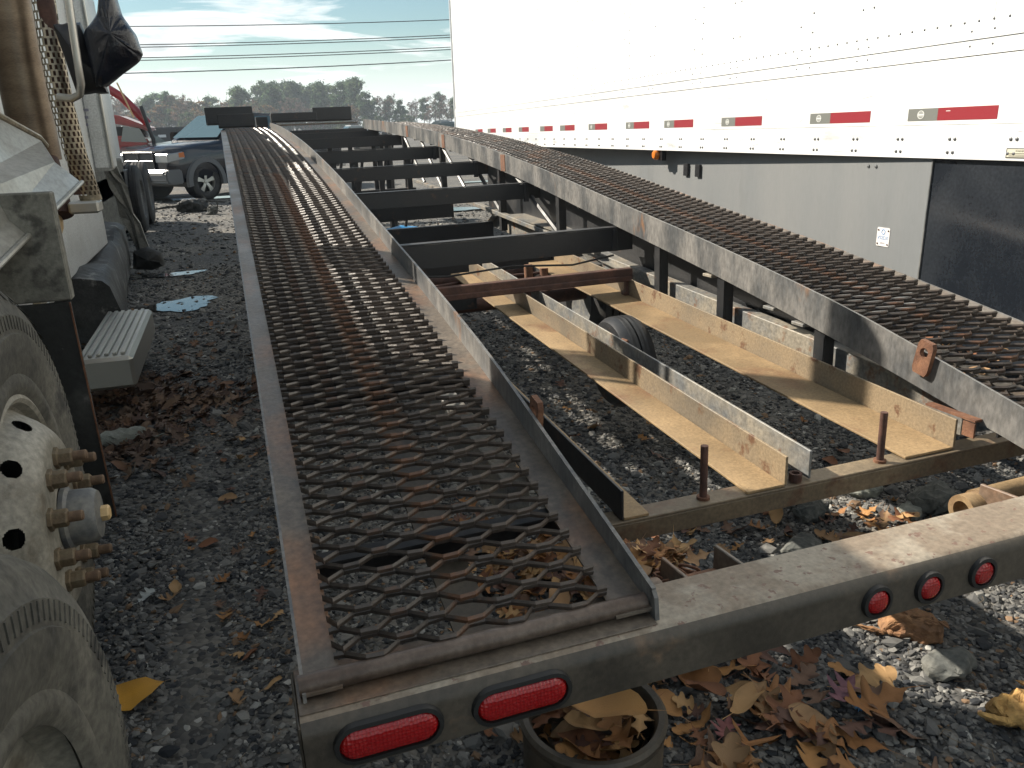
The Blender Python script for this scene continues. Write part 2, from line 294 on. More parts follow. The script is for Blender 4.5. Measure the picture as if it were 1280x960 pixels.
def puddle(cx, cy, rx, ry, seed):
    r = random.Random(seed); ph = [r.uniform(0, 6.28) for _ in range(5)]; pts = []
    z = float(max(gz(cx, cy), gz(cx+rx*.5, cy), gz(cx-rx*.5, cy)))+.012
    for k in range(64):
        a = 2*math.pi*k/64; q = 1+.22*math.sin(2*a+ph[0])+.18*math.sin(3*a+ph[1])+.10*math.sin(5*a+ph[2])+.06*math.sin(9*a+ph[3])+.04*math.sin(17*a+ph[4])
        pts.append((cx+rx*q*math.cos(a), cy+ry*q*math.sin(a), z))
    o = MB().add(pts, [tuple(range(64))]).obj('puddle', M['water']); return struct(o)
M['water'] = mat('water', (.015, .017, .018), rough=.03, spec=.6, bump=.05, bscale=9, bdist=.01)
for i, a in enumerate([(-.60, 7.75, .34, .25), (-.80, 9.6, .32, .14), (5.6, 17.6, 1.9, 1.0), (3.2, 14.6, 1.1, .45), (-1.0, 20.3, 1.2, .5), (8.3, 21, 2.2, .9)]): puddle(*a, i)

# ================================================================== car hauler trailer
# built level in its own frame, then set on the yard with the small nose-down lean it has in the picture
hauler = thing('car_hauler_trailer', 'long rusty black car hauler trailer with two raised expanded mesh ramps', 'trailer')
Rm = Matrix(((.9999, -.0062, -.0124), (.0066, .9996, .0263), (.0123, -.0264, .9996)))
Cc = Vector((0, 0, EYE)); hauler.matrix_world = Matrix.Translation(Cc-Rm @ Cc) @ Rm.to_quaternion().to_matrix().to_4x4()
KY = [0.6, 1.1, 1.6, 2.2, 3, 4, 5.5, 7.5, 10, 12.4]; KZ = [.55, .645, .743, .856, .984, 1.122, 1.325, 1.537, 1.728, 1.86]
def _tan(i):
    return (KZ[i+1]-KZ[i-1])/(KY[i+1]-KY[i-1]) if 0 < i < len(KY)-1 else (KZ[1]-KZ[0])/(KY[1]-KY[0]) if i == 0 else (KZ[-1]-KZ[-2])/(KY[-1]-KY[-2])
def dz(y):
    i = max(0, min(len(KY)-2, next((k for k in range(len(KY)-1) if y < KY[k+1]), len(KY)-2)))
    h = KY[i+1]-KY[i]; t = (y-KY[i])/h
    return (2*t**3-3*t*t+1)*KZ[i]+(t**3-2*t*t+t)*h*_tan(i)+(-2*t**3+3*t*t)*KZ[i+1]+(t**3-t*t)*h*_tan(i+1)
def dslope(y): return (dz(y+.02)-dz(y-.02))/.04
Y0, Y1 = 1.20, 12.2
W = .671; T = 2.649
def along(mb, x0, x1, a, b, ya=Y0, yb=Y1, n=40, mi=0, taper=0):       # bar of constant section that follows the deck: x0..x1, deck+a..deck+b
    rings = []
    for k in range(n+1):
        y = ya+(yb-ya)*k/n; z = dz(y); q = b-taper*max(0, 1-(y-ya)/1.0); rings.append([(x0, y, z+a), (x1, y, z+a), (x1, y, z+q), (x0, y, z+q)])
    return mb.loft(rings, mi=mi)
DX, SW, LW = .058, .0315, .132      # strand pitch along the deck, diamond length across
def strand_mesh(width, phase, seedv):
    # one sheared strand of the expanded mesh: a zigzag flat bar across the ramp, tipped out of the plane
    r = random.Random(seedv); mb = MB(); amp = SW*.5; half = LW/2; pts = []; x = -half if phase else 0.0; k = 0
    knots = []
    while x < width+half:
        s = 1 if k % 2 == 0 else -1
        j_ = r.uniform(-.004, .004); knots += [(x-half*.22+j_, s), (x+half*.26+j_, s)]; x += half; k += 1
    knots = [(min(max(a, 0), width), s) for a, s in knots]; kk = []
    for q in knots:
        if not kk or q[0] > kk[-1][0]+1e-4: kk.append(q)
    rings = []
    for a, s in kk:
        y = s*amp+r.uniform(-.0018, .0018); zc = .0030+s*-.0052+r.uniform(-.0008, .0008)
        hw, ht = .0027, .0042     # section: thin bar leaning
        rings.append([(a, y-hw, zc-ht-.002), (a, y+hw, zc-ht+.002), (a, y+hw*.8, zc+ht+.002), (a, y-hw*1.2, zc+ht-.002)])
    return mb.loft(rings).mesh('mesh_strand', M['mesh'], bevel=0)
MW = .535
smesh = [[strand_mesh(MW, p, 10*p+i) for i in range(8)] for p in (0, 1)]
def ramp(xa, flip, ny):
    # flip: the rail is on the low-x side (right ramp)
    X = (lambda u: xa+W-u) if flip else (lambda u: xa+u)
    def A(name, u0, u1, a, b, m, **k):
        x0, x1 = sorted((X(u0), X(u1))); return along(MB(), x0, x1, a, b, **k).obj(name, M[m], hauler)
    A('deck_edge_plate', .004, .066, -.006, .000, 'plate'); A('deck_edge_flange', -.002, .004, -.062, .001, 'rail_grey')
    A('deck_inner_plate', .588, .664, -.006, .000, 'plate'); A('deck_rail', .664, .673, -.055, .077, 'rail_grey', ya=Y0, taper=.034, n=60)
    # support angles under the mesh
    for k in range(15):
        y = 1.55+k*.74; z = dz(y); x0, x1 = sorted((X(.005), X(.66)))
        mb = MB().box(x0, x1, y-.02, y+.025, z-.016, z-.010).box(x0, x1, y+.025, y+.031, z-.07, z-.010); mb.obj('deck_support', M['steel_dark'], hauler)
    x0, x1 = sorted((X(.30), X(.385))); along(MB(), x0, x1, -.085, -.075, 1.3, 11).obj('deck_stringer', M['bumper'], hauler)
    # strands
    mb = MB(); xo = X(.060) if not flip else X(.060+MW); s = Y0+.045; i = 0
    far = []
    while s < Y1-.05:
        sl = dslope(s); z = dz(s)+.010
        if i < ny:
            o = link('mesh_strand', smesh[i % 2][random.randrange(8)], hauler); o.location = (xo, s, z); o.rotation_euler = (math.atan(sl), 0, 0)
        else: far.append((s, z, sl, i % 2))
        i += 1; s += SW*1.0*math.cos(math.atan(sl))
    V = []; F = []
    for (s, z, sl, p) in far:
        me = smesh[p][random.randrange(8)]; c = math.cos(math.atan(sl)); sn = math.sin(math.atan(sl)); o = len(V)
        V += [(xo+v.co.x, s+v.co.y*c-v.co.z*sn, z+v.co.y*sn+v.co.z*c) for v in me.vertices]; F += [tuple(q+o for q in f.vertices) for f in me.polygons]
    me = bpy.data.meshes.new('far_mesh'); me.from_pydata(V, [], F); me.materials.append(M['mesh']); stuff(link('far_mesh', me, hauler))
ramp(0, False, 150); ramp(T-W, True, 140)
# near ends of the rails: rounded toe plates, and the lug plates with a hole on each rail
def lug(x, y, z, sl):
    mb = MB(); n = 24; w, h, r = .030, .055, .0155; outer = []; inner = []
    for k in range(n):
        a = 2*math.pi*(k+.5)/n; c, s = math.cos(a), math.sin(a); q = min(w/abs(c), h/abs(s)); outer.append((q*c, q*s)); inner.append((r*c, r*s+.018))
    rings = []
    for t in (-.008, .008):
        rings.append([(t, p[0], p[1]) for p in outer]); rings.append([(t, p[0], p[1]) for p in inner])
    mb.loft([rings[0], rings[1], rings[3], rings[2], rings[0]], caps=False)
    o = mb.obj('lug_plate', M['rust_orange'], hauler); o.location = (x, y, z); o.rotation_euler = (math.atan(sl), 0, 0)
lug(.682, 1.86, dz(1.86)+.052, dslope(1.86)); lug(T-W-.012, 1.84, dz(1.84)+.052, dslope(1.84))
MB().box(T-W-.03, T-W-.002, 1.62, 1.80, dz(1.72)-.065, dz(1.72)-.058).box(T-W-.03, T-W-.024, 1.62, 1.66, dz(1.7)-.11, dz(1.7)-.066).obj('rail_bracket', M['rust_orange'], hauler)
for y in (2.42, 2.6, 3.05): MB().box(T-W-.004, T-W+.03, y, y+.07, dz(y)-.075, dz(y)-.062).obj('rail_bracket', M['leg_grey'], hauler, bevel=.002)
# bumper beam
def bumper():
    r = .030; prof = []
    for k in range(7):
        a = math.pi-(math.pi/2)*k/6; prof.append((1.145+r+r*math.cos(a), .645-r+r*math.sin(a)))
    prof += [(1.300, .645), (1.308, .637), (1.308, .535), (1.300, .527), (1.160, .527), (1.145, .540)]
    n = len(prof); mb = MB(); rings = [[(x, p[0], p[1]) for p in prof] for x in (-.012, 2.662)]; mb.loft(rings)
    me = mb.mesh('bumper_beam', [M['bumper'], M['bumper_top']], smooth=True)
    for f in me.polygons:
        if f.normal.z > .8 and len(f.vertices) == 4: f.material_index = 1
    return link('bumper_beam', me, hauler)
bumper()
B('bumper_end_plate', 'bumper', hauler, -.018, -.0125, 1.150, 1.306, .530, .640)
def stadium(cx, cz, hl, r, n=10):
    p = [(cx+hl+r*math.cos(a), cz+r*math.sin(a)) for a in [(-math.pi/2)+math.pi*k/n for k in range(n+1)]]
    return p+[(cx-hl+r*math.cos(a), cz+r*math.sin(a)) for a in [(math.pi/2)+math.pi*k/n for k in range(n+1)]]
def lamp(x, z, hl, r):
    g = MB(); A_ = stadium(x, z, hl, r+.013); Bq = stadium(x, z, hl, r+.003); y = 1.145
    g.loft([[(p[0], y+.002, p[1]) for p in A_], [(p[0], y-.009, p[1]) for p in stadium(x, z, hl, r+.011)], [(p[0], y-.010, p[1]) for p in Bq], [(p[0], y-.002, p[1]) for p in Bq]], caps=False)
    la = g.obj('tail_lamp', M['black_gasket'], hauler, smooth=True)
    L = MB(); rr = [(r+.0028, -.0025), (r, -.007), (r*.88, -.0105), (r*.7, -.0125), (r*.5, -.0135)]
    L.loft([[(p[0], y+o, p[1]) for p in stadium(x, z, hl, q)] for q, o in rr], caps=True)
    L.obj('lens', M['red_lens'], la, smooth=True)
for x in (.130, .372): lamp(x, .588, .056, .0275)
for x in (1.165, 1.305, 1.455): lamp(x, .586, .0, .026)
B('toe_plate', 'plate', hauler, -.012, .662, 1.172, 1.300, .6455, .6480, bevel=.001)
MB().tube([(-.006, 1.222, .668), (.2, 1.221, .669), (.45, 1.223, .667), (.660, 1.222, .668)], .0185, 14).obj('toe_pipe', M['pipe'], hauler, smooth=True)
MB().prism([(1.185, dz(1.2)-.02), (1.21, dz(1.21)-.02), (1.21, dz(1.21)+.043), (1.203, dz(1.21)+.040), (1.19, dz(1.21)+.025)], 'x', .664, .673).obj('rail_toe', M['rail_grey'], hauler)
# rear cross bar, channels and pins of the low frame
def fz(y): return .60+.055*(y-1.68)
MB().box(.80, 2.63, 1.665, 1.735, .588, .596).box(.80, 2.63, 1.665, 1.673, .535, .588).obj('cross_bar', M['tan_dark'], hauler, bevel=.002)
def angle(name, x, x1, ya, yb, h, m_leg, m_fl, t=.008):
    # a steel angle: standing leg at x, flange lying from x to x1
    def seg(xa, xb, a, b): return MB().loft([[(xa, y, fz(y)+a), (xb, y, fz(y)+a), (xb, y, fz(y)+b), (xa, y, fz(y)+b)] for y in (ya, yb)])
    o = seg(*sorted((x, x+(t if x1 < x else -t))), 0, h).obj(name, M[m_leg], hauler, bevel=.0015)
    if abs(x1-x) > .01: seg(*sorted((x-.0005 if x1 < x else x+.0005, x1)), -.003, .005).obj('flange', M[m_fl], o, bevel=.0015)
angle('frame_angle', .842, .915, 1.67, 6.0, .082, 'steel_dark', 'tan')
angle('frame_angle', 1.335, 1.215, 1.67, 4.75, .086, 'tan_leg', 'tan'); angle('frame_angle', 1.430, 1.43, 1.68, 4.75, .084, 'leg_grey', 'tan')
angle('frame_angle', 1.945, 1.765, 1.68, 4.85, .092, 'tan_leg', 'tan')
for x in (1.095, 1.690):
    MB().tube([(x, 1.70, .592), (x, 1.70, .750)], .0105, 12).obj('locking_pin', M['rust'], hauler, smooth=True)
    MB().tube([(x, 1.70, .596), (x, 1.70, .604)], .018, 12).obj('pin_weld', M['rust_orange'], hauler, smooth=True)
MB().lathe([(.018, -.012), (.018, .012), (.011, .012), (.011, -.012)], 16, 'z', (1.385, 1.69, .61), close=True).obj('ring_weld', M['rust'], hauler)
# brown loose stop bar lying across the channels, with hooks
mb = MB().box(.83, 1.965, 3.78, 3.83, .805, .865).box(.86, 1.95, 3.765, 3.782, .800, .828); mb.obj('stop_bar', M['rust'], hauler, bevel=.003)
for x in (1.36, 1.93): MB().box(x, x+.03, 3.79, 3.82, .73, .804).box(x-.012, x+.042, 3.785, 3.825, .720, .742).obj('bar_hook', M['rust'], hauler, bevel=.003)
# cross beams under the deck
for y, h in ((4.0, .13), (5.4, .11), (6.6, .11), (8.0, .12), (9.9, .12), (11.6, .12)):
    z = dz(y)-.060; xa, xb = .56, T-W+.10
    MB().box(xa, xb, y, y+.008, z-h, z-.008).box(xa, xb, y, y+.07, z-.007, z).box(xa, xb, y+.0085, y+.07, z-h, z-h+.007).obj('cross_beam', M['steel_dark'], hauler, bevel=.0015)
# lower cross members
for y, x0, x1, h in ((4.15, .70, 1.20, .12), (4.95, .70, 1.96, .10), (6.3, .72, 2.0, .11), (7.6, .72, 2.02, .12), (9.2, .72, 2.02, .12)):
    z = fz(y)+.05; MB().box(x0, x1, y, y+.01, z-h, z).box(x0, x1, y, y+.06, z+.0005, z+.008).obj('low_cross_member', M['steel_dark'], hauler, bevel=.0015)
# posts on both sides from the low rail to the deck, low rails
for side in (0, 1):
    X = T-W+.012 if side else W-.045
    for y in (2.32, 2.97, 3.54, 4.85, 6.05, 7.85, 9.6):
        zt = dz(y)-.056; zb = fz(y)+.02
        MB().box(X, X+.008, y, y+.055, zb, zt).box(X+.008, X+.05, y, y+.007, zb, zt).obj('post', M['steel_dark'], hauler, bevel=.0015)
    xr = X+.062 if side else X-.07
    def sidebeam(a, b, x0, x1, ya, yb): return MB().loft([[(x0, y, fz(y)+a), (x1, y, fz(y)+a), (x1, y, fz(y)+b), (x0, y, fz(y)+b)] for y in (ya, yb)])
    o = sidebeam(-.01, .115, xr, xr+.06, 1.75, 6.5).obj('low_side_beam', M['leg_grey'], hauler, bevel=.003)
    if side: MB().loft([[(2.13, y, fz(y)+.10), (2.138, y, fz(y)+.10), (2.138, y, dz(y)-.078), (2.13, y, dz(y)-.078)] for y in np.linspace(2.0, 6.8, 13)]).obj('shade_plate', M['steel_dark'], hauler)  # added dark plate standing in for the shade under the right ramp
    # truss rail and diagonals further forward
    o = sidebeam(.13, .16, X-.01, X+.035, 4.3, 9.7).obj('truss_rail', M['leg_grey'], hauler, bevel=.002)
    for a, b in ((4.9, 5.7), (6.1, 6.9), (6.9, 7.8), (7.9, 8.7), (8.7, 9.55)):
        MB().tube([(X+.02, a, fz(a)+.16), (X+.02, b, dz(b)-.07)], .017, 6).obj('truss_strut', M['steel_dark'], hauler)
for x in (.95, 1.16, 1.40, 1.68):
    for y in (8.02, 9.95): MB().box(x, x+.05, y, y+.03, fz(y)-.02, dz(y)-.17).obj('post', M['steel_dark'], hauler, bevel=.002)
    MB().tube([(x+.02, 8.4, .72), (x+.16, 8.4, dz(8.4)-.15)], .016, 6).obj('truss_strut', M['steel_dark'], hauler)
# running gear: axles, wheels under the ramps, fenders
def simple_tyre(name, parent, c, r, wd, m='rubber', rimm='hub_grey'):
    x0 = -wd/2; prof = [(r*.56, x0), (r*.72, x0-.006), (r*.9, x0+.002), (r*.985, x0+.03), (r, x0+.06)]
    for g in (.3, .5, .7): prof += [(r, wd*(g-.03)+x0), (r-.012, wd*(g-.02)+x0), (r-.012, wd*(g+.02)+x0), (r, wd*(g+.03)+x0)]
    prof += [(r, -x0-.06), (r*.985, -x0-.03), (r*.9, -x0-.002), (r*.72, -x0+.006), (r*.56, -x0)]
    t = MB().lathe(prof, 44).obj(name, M[m], parent, smooth=True); t.location = c
    MB().lathe([(r*.56, x0), (r*.54, x0+.03), (r*.40, x0+.06), (r*.2, x0+.05), (.002, x0+.05)], 32).lathe([(r*.56, -x0), (r*.54, -x0-.03), (r*.40, -x0-.06), (r*.2, -x0-.03), (.002, -x0-.02)], 32).obj('rim', M[rimm], t, smooth=True)
    return t
for y in (4.95, 5.95):
    MB().tube([(.35, y, .52), (2.3, y, .52)], .045, 12).obj('axle', M['rust'], hauler, smooth=True)
    for x in (.36, 2.27): simple_tyre('wheel', hauler, (x, y, .50), .40, .24)
for side in (0, 1):
    xa, xb = (1.99, 2.14) if side else (.48, .66)
    pr = [(4.35, .80), (4.62, .90), (5.0, .955), (5.9, .99), (6.3, .955), (6.55, .86)]
    MB().loft([[(xa, y, z), (xb, y, z), (xb, y, z+.006), (xa, y, z+.006)] for y, z in pr]).obj('fender', M['leg_grey'], hauler)
MB().loft([[(2.02, y, z), (2.20, y, z+.03), (2.20, y, z+.037), (2.02, y, z+.007)] for y, z in ((3.95, .80), (4.62, .86), (4.98, .79))]).obj('fender_plate', M['leg_grey'], hauler)
# spare drum and brackets in the low frame
simple_tyre('spare_wheel', hauler, (1.68, 3.34, .50), .22, .16, 'steel_dark', 'steel_dark')
for (x, y, z, a) in ((1.50, 3.25, .58, .3), (1.62, 3.20, .60, -.5)):
    o = MB().box(-.02, .02, -.018, .018, -.04, .05).box(-.03, .03, -.006, .006, .0, .014).box(-.024, .024, -.02, .02, .035, .041).obj('ratchet', M['rust_orange'], hauler, bevel=.003); o.location = (x, y, z); o.rotation_euler = (.2, a, .4)
for (x, y, z) in ((1.62, 4.45, .80), (1.74, 4.5, .76)):
    MB().tube([(x, y, z-.1), (x, y+.01, z+.03)], .026, 10).tube([(x, y-.02, z-.08), (x+.07, y-.03, z-.06)], .03, 10).obj('winch_part', M['rust_orange'], hauler, smooth=True)
MB().tube([(1.0, 4.62, .72), (1.4, 4.62, .745), (1.9, 4.62, .745)], .010, 8).obj('winch_rod', M['rust'], hauler)
# winches behind the bumper: gusset plates, rusty rollers, sockets
for x in (.815, .955, 1.765, 2.03):
    MB().prism([(1.309, .50), (1.309, .632), (1.425, .625), (1.43, .50)], 'x', x-.005, x+.005).obj('gusset', M['plate'], hauler, bevel=.002)
MB().tube([(.68, 1.41, .535), (.95, 1.41, .535)], .034, 16).obj('winch_roller', M['rust_orange'], hauler, smooth=True)
MB().tube([(1.80, 1.47, .55), (2.12, 1.47, .555)], .030, 16).obj('winch_roller', M['tan'], hauler, smooth=True)
MB().lathe([(.042, -.03), (.042, .03), (.026, .03), (.026, -.03)], 20, 'x', (1.742, 1.43, .555), close=True).obj('winch_socket', M['tan'], hauler, smooth=True)
MB().lathe([(.042, -.028), (.042, .028), (.026, .028), (.026, -.028)], 20, 'x', (.742, 1.355, .575), close=True).obj('winch_socket', M['plate'], hauler, smooth=True)
for y in (4.0, 5.4, 6.6, 8.0):
    for x in (.69, T-W-.012): MB().prism([(x-.02, dz(y)-.19), (x+.02, dz(y)-.19), (x+.012, dz(y)-.07), (x-.012, dz(y)-.07)], 'y', y-.010, y-.0005).obj('weld_gusset', M['steel_dark'], hauler, bevel=.003)
MB().tube([(1.02, 4.3, .70), (1.05, 4.9, .76), (1.12, 5.6, .78), (1.06, 6.4, .86), (1.1, 7.4, .90), (1.3, 8.2, .92)], .011, 8).obj('air_hose', M['rubber'], hauler, smooth=True)
MB().tube([(.70, 3.98, dz(4)-.21), (1.0, 3.975, dz(4)-.235), (1.35, 3.98, dz(4)-.215), (1.7, 3.975, dz(4)-.24), (1.95, 3.98, dz(4)-.21)], .006, 6).obj('wiring', M['rubber'], hauler, smooth=True)
# head boards at the front end
for (x0, x1, y, z0, z1, tl) in ((-.02, .47, 12.25, 1.88, 2.06, 0), (.50, .66, 12.6, 1.88, 2.02, 0), (.70, 1.34, 12.35, 1.93, 2.055, 0), (1.30, 1.86, 12.5, 1.93, 2.12, .25), (-.20, .52, 14.0, 1.98, 2.24, 0)):
    mb = MB().box(x0, x1, y, y+.30, z0, z1).box(x0+.01, x1-.01, y-.012, y-.001, z0+.01, z0+.03); o = mb.obj('head_board', M['steel_dark'], hauler, bevel=.012)
MB().box(.66, 1.9, 12.28, 12.34, 1.875, 1.90).obj('head_rail', M['plate'], hauler, bevel=.003)
MB().box(.3, .5, 12.0, 14.6, 1.5, 1.7).box(2.15, 2.35, 12.0, 14.6, 1.5, 1.7).box(.3, 2.35, 14.2, 14.5, 1.7, 1.85).obj('gooseneck', M['steel_dark'], hauler, bevel=.01)
for x in (.35, 2.2): MB().tube([(x, 11.7, 1.6), (x, 11.7, .25)], .06, 8).box(x-.12, x+.12, 11.58, 11.82, .20, .25).obj('landing_leg', M['steel_dark'], hauler)
for x, w_ in ((1.98, .06),):
    for y in (5.85, 7.6, 9.2): MB().box(T-W-.006, T-W-.0005, y, y+.10, dz(y+.05)-.05, dz(y+.05)+.07).obj('rust_patch', M['rust_orange'], hauler)

# ================================================================== chain on the winch (own thing)
def chain():
    c = thing('rusty_chain', 'rusty link chain draped over the winch roller behind the bumper', 'chain', (.85, 1.45, .50))
    p0 = Rm @ (Vector((.88, 1.40, .575))-Cc)+Cc
    for k in range(16):
        t = k/15; a = 2.6*t
        x = .905-.20*t+.02*math.sin(k); y = 1.41+.05*math.cos(a*1.5)+.03*t; z = .535+.042*math.sin(min(math.pi, a*1.2))+.012*math.sin(k*2.1)
        p = Rm @ (Vector((x, y, z))-Cc)+Cc
        mb = MB(); n = 14; pts = []
        ring = [(.018*math.cos(q)+.006*(1 if math.cos(q) > 0 else -1), .010*math.sin(q), 0) for q in [2*math.pi*i/n for i in range(n+1)]]
        mb.tube(ring, .0042, 6, caps=False); o = mb.obj('chain_link', M['rust_orange'], c, smooth=True)
        o.location = Vector(p)-Vector(c.location); o.rotation_euler = ((k % 2)*1.4+random.uniform(-.3, .3), random.uniform(-.5, .5), 2.6+random.uniform(-.6, .6))
chain()
# ================================================================== white box trailer on the right
box = thing('box_trailer', 'white riveted box trailer with red reflector strips and grey side skirt', 'trailer', (3.125, 2.88, 1.332))
box.rotation_euler = Euler((-.0127, 0, -rad(2.8)), 'XYZ'); YB, YF = -5.2, 10.66
joints = [YB]+[-5.08+1.25*k for k in range(1, 13)]+[YF]
joints = [j for j in joints if YB <= j <= YF]
MB().box(.012, 2.55, YB+.01, YF-.01, .02, 2.75).obj('inner_wall', M['seam'], box)
for a, b in zip(joints[:-1], joints[1:]): B('side_panel', 'white_paint', box, .0, .0115, a+.0012, b-.0012, .5575, 2.70, bevel=.0008)
B('top_rail', 'white_rail', box, -.02, .02, YB, YF, 2.702, 2.80); B('roof', 'white_paint', box, .022, 2.53, YB+.02, YF-.02, 2.752, 2.79)
B('front_wall', 'white_paint', box, .002, 2.56, YF-.0095, YF+.02, .0, 2.75); B('front_corner', 'white_rail', box, -.022, .03, YF+.021, YF+.06, -.0, 2.78, bevel=.01)
for (z0, z1, x0) in ((.435, .5555, -.010), (.151, .4325, -.006), (.0, .149, -.014)): B('base_rail', 'white_rail', box, x0, .0115, YB, YF, z0, z1, bevel=.0015)
B('scuff_lip', 'white_rail', box, -.015, -.0105, YB, YF, .500, .506, bevel=.0008)
B('floor_frame', 'steel_dark', box, .45, 2.5, YB, YF, -.12, -.001)
# rivets
def rivets(name, pts, r, x):
    mb = MB()
    for (y, z) in pts:
        ring = lambda q, o: [(x+o, y+q*math.cos(2*math.pi*k/8), z+q*math.sin(2*math.pi*k/8)) for k in range(8)]
        mb.loft([ring(r, .001), ring(r*.9, -r*.35), ring(r*.5, -r*.62)], caps=True)
    o = mb.obj(name, M['rivet'], box, smooth=True); return stuff(o)
pts = []
for k in range(-14, 33):
    y = .03+k*.327
    pts += [(y, .088), (y+.030, .088), (y+.004, .030), (y+.034, .030)]
rivets('rail_rivets', pts, .0085, -.014)
rivets('seam_rivets', [(y, .575) for y in np.arange(YB+.05, YF, .078)], .0060, .0)
pts = []
for j in joints[1:-1]:
    pts += [(j-.012, z) for z in np.arange(.66, 2.68, .10)]+[(j+.10, z) for z in np.arange(.70, 2.68, .20)]
    pts += [(j-.42, z) for z in np.arange(.72, 2.68, .21)]+[(j-.50, z) for z in np.arange(.72, 2.68, .21)]
rivets('panel_rivets', pts, .0062, .0)
rivets('band_rivets', [(j+o, z) for j in joints[1:-1] for o in (-.02, .10, -.42, -.5) for z in (.535, .475)], .005, -.010)
# reflective strips
def emblem(parent, y, z, x, r):
    mb = MB(); n = 24
    ring = lambda q: [(x, y+q*1.15*math.cos(2*math.pi*k/n), z+q*math.sin(2*math.pi*k/n)) for k in range(n)]
    mb.loft([ring(r), ring(r*.82)], caps=False); mb.box(x-.0002, x+.0002, y-r*1.1, y+r*1.1, z-r*.18, z+r*.18)
    for k in range(-2, 3): mb.box(x-.0002, x+.0002, y+k*r*.36-r*.08, y+k*r*.36+r*.08, z+r*.25, z+r*.62); mb.box(x-.0002, x+.0002, y+k*r*.36-r*.08, y+k*r*.36+r*.08, z-r*.62, z-r*.25)
    return mb.obj('emblem', M['tape_mark'], parent)
for i, (a, b) in enumerate([(.345, -.175), (1.11, .61), (2.09, 1.60), (2.96, 2.49), (3.70, 3.23), (4.59, 4.12), (5.43, 4.98), (6.12, 5.67), (6.99, 6.56), (7.74, 7.31), (8.55, 8.1), (9.3, 8.85), (10.1, 9.65)]):
    c = a-(a-b)*.36; x = -.0072
    t = MB().box(x, -.0062, b, c, .170, .226).obj('reflector_strip', M['tape_red'], box)
    MB().box(x, -.0062, c+.0005, a, .170, .226).obj('white_half', M['tape_white'], t)
    if i < 6: emblem(t, (a+c)/2+.01, .198, x-.0012, .019)
MB().box(-.0076, -.0073, .085, .11, .2095, .2125).obj('scratch', M['tape_mark'], box)
# side skirt, black panel beyond it, small fittings
def skx(y): return .006+.038*(y-.17)
sk = MB().loft([[(skx(y), y, z0) , (skx(y)+.008, y, z0), (skx(y)+.008, y, z1), (skx(y), y, z1)] for y, z0, z1 in ((.17, -1.0, -.003), (4.2, -1.0, -.003), (8.4, -1.0, -.003))]).obj('side_skirt', M['skirt'], box)
B('black_panel', 'skirt_black', box, .012, .02, -2.4, .166, -.98, -.003, bevel=.001)
B('skirt_edge', 'rail_grey', box, skx(.17)-.002, skx(.17)+.012, .162, .1695, -1.0, -.003, bevel=.001)
for y in (.56, .62): MB().lathe([(.010, 0), (.008, -.005), (.001, -.007)], 10, 'x', (skx(y), y, -.05)).obj('skirt_bolt', M['rivet'], box, smooth=True)
for y in (3.95, 4.02): MB().lathe([(.008, 0), (.006, -.006), (.001, -.008)], 10, 'x', (skx(y), y, -.34)).obj('skirt_bolt', M['rivet'], box, smooth=True)
ml = MB().lathe([(.042, 0), (.040, -.02), (.028, -.035), (.001, -.038)], 18, 'x', (.008, 3.10, -.035)).obj('marker_lamp', M['amber'], box, smooth=True)
B('lamp_bracket', 'black_trim', box, .010, .05, 3.02, 3.18, -.08, -.002)
for y in (2.72, 2.52): B('skirt_bracket', 'black_trim', box, skx(y)-.02, skx(y)-.001, y, y+.07, -.19, -.10)
st = MB().prism([(p[0], p[1]) for p in [(.405, -.352), (.400, -.357), (.400, -.443), (.405, -.448), (.487, -.448), (.492, -.443), (.492, -.357), (.487, -.352)]], 'x', skx(.446)-.004, skx(.446)-.0021).obj('sticker', M['sticker'], box)
def text(body, size, m, parent, loc, rot, name='lettering'):
    cu = bpy.data.curves.new(name, 'FONT'); cu.body = body; cu.size = size; cu.align_x = 'CENTER'; cu.align_y = 'CENTER'; cu.extrude = .0002
    t = bpy.data.objects.new('tmp', cu); col.objects.link(t); dg = bpy.context.evaluated_depsgraph_get(); me = bpy.data.meshes.new_from_object(t.evaluated_get(dg)); bpy.data.objects.remove(t)
    me.materials.clear(); me.materials.append(m); o = link(name, me, parent); o.location = loc; o.rotation_euler = rot; return o
sx = skx(.446)-.0046
text('VS2DX', .026, M['print_blue'], st, (sx, .446, -.405), (rad(90), 0, rad(-90)))
text('UTILITY', .010, M['print_grey'], st, (sx, .446, -.432), (rad(90), 0, rad(-90)))
MB().lathe([(.014, 0), (.014, -.0006), (.010, -.0006), (.010, 0)], 20, 'x', (sx, .446, -.374), close=True).obj('round_mark', M['print_blue'], st)
for y, z in ((.410, -.366), (.482, -.366), (.410, -.436), (.482, -.436)): MB().lathe([(.0045, 0), (.004, -.003), (.0005, -.004)], 8, 'x', (sx, y, z)).obj('sticker_rivet', M['rust'], st)
pl_ = MB().box(-.0162, -.0145, -.40, -.255, .012, .052).obj('data_plate', M['print_dark'], box)
MB().box(-.0168, -.0163, -.395, -.26, .016, .048).obj('plate_face', M['label_cream'], pl_)
text('WARNING', .011, M['print_dark'], pl_, (-.0171, -.3275, .040), (rad(90), 0, rad(-90)))
for z in (.031, .025, .020): MB().box(-.0171, -.0169, -.385, -.27, z-.0012, z+.0012).obj('print_line', M['print_dark'], pl_)
simple = []
for y in (-.95, -2.15):
    for x in (.22, 2.2): simple_tyre('wheel', box, (x, y, -.80), .50, .27)
for x in (.4, 2.1): MB().box(x, x+.12, 7.6, 7.75, -1.15, -.12).box(x-.1, x+.22, 7.5, 7.85, -1.2, -1.151).obj('landing_leg', M['steel_dark'], box)

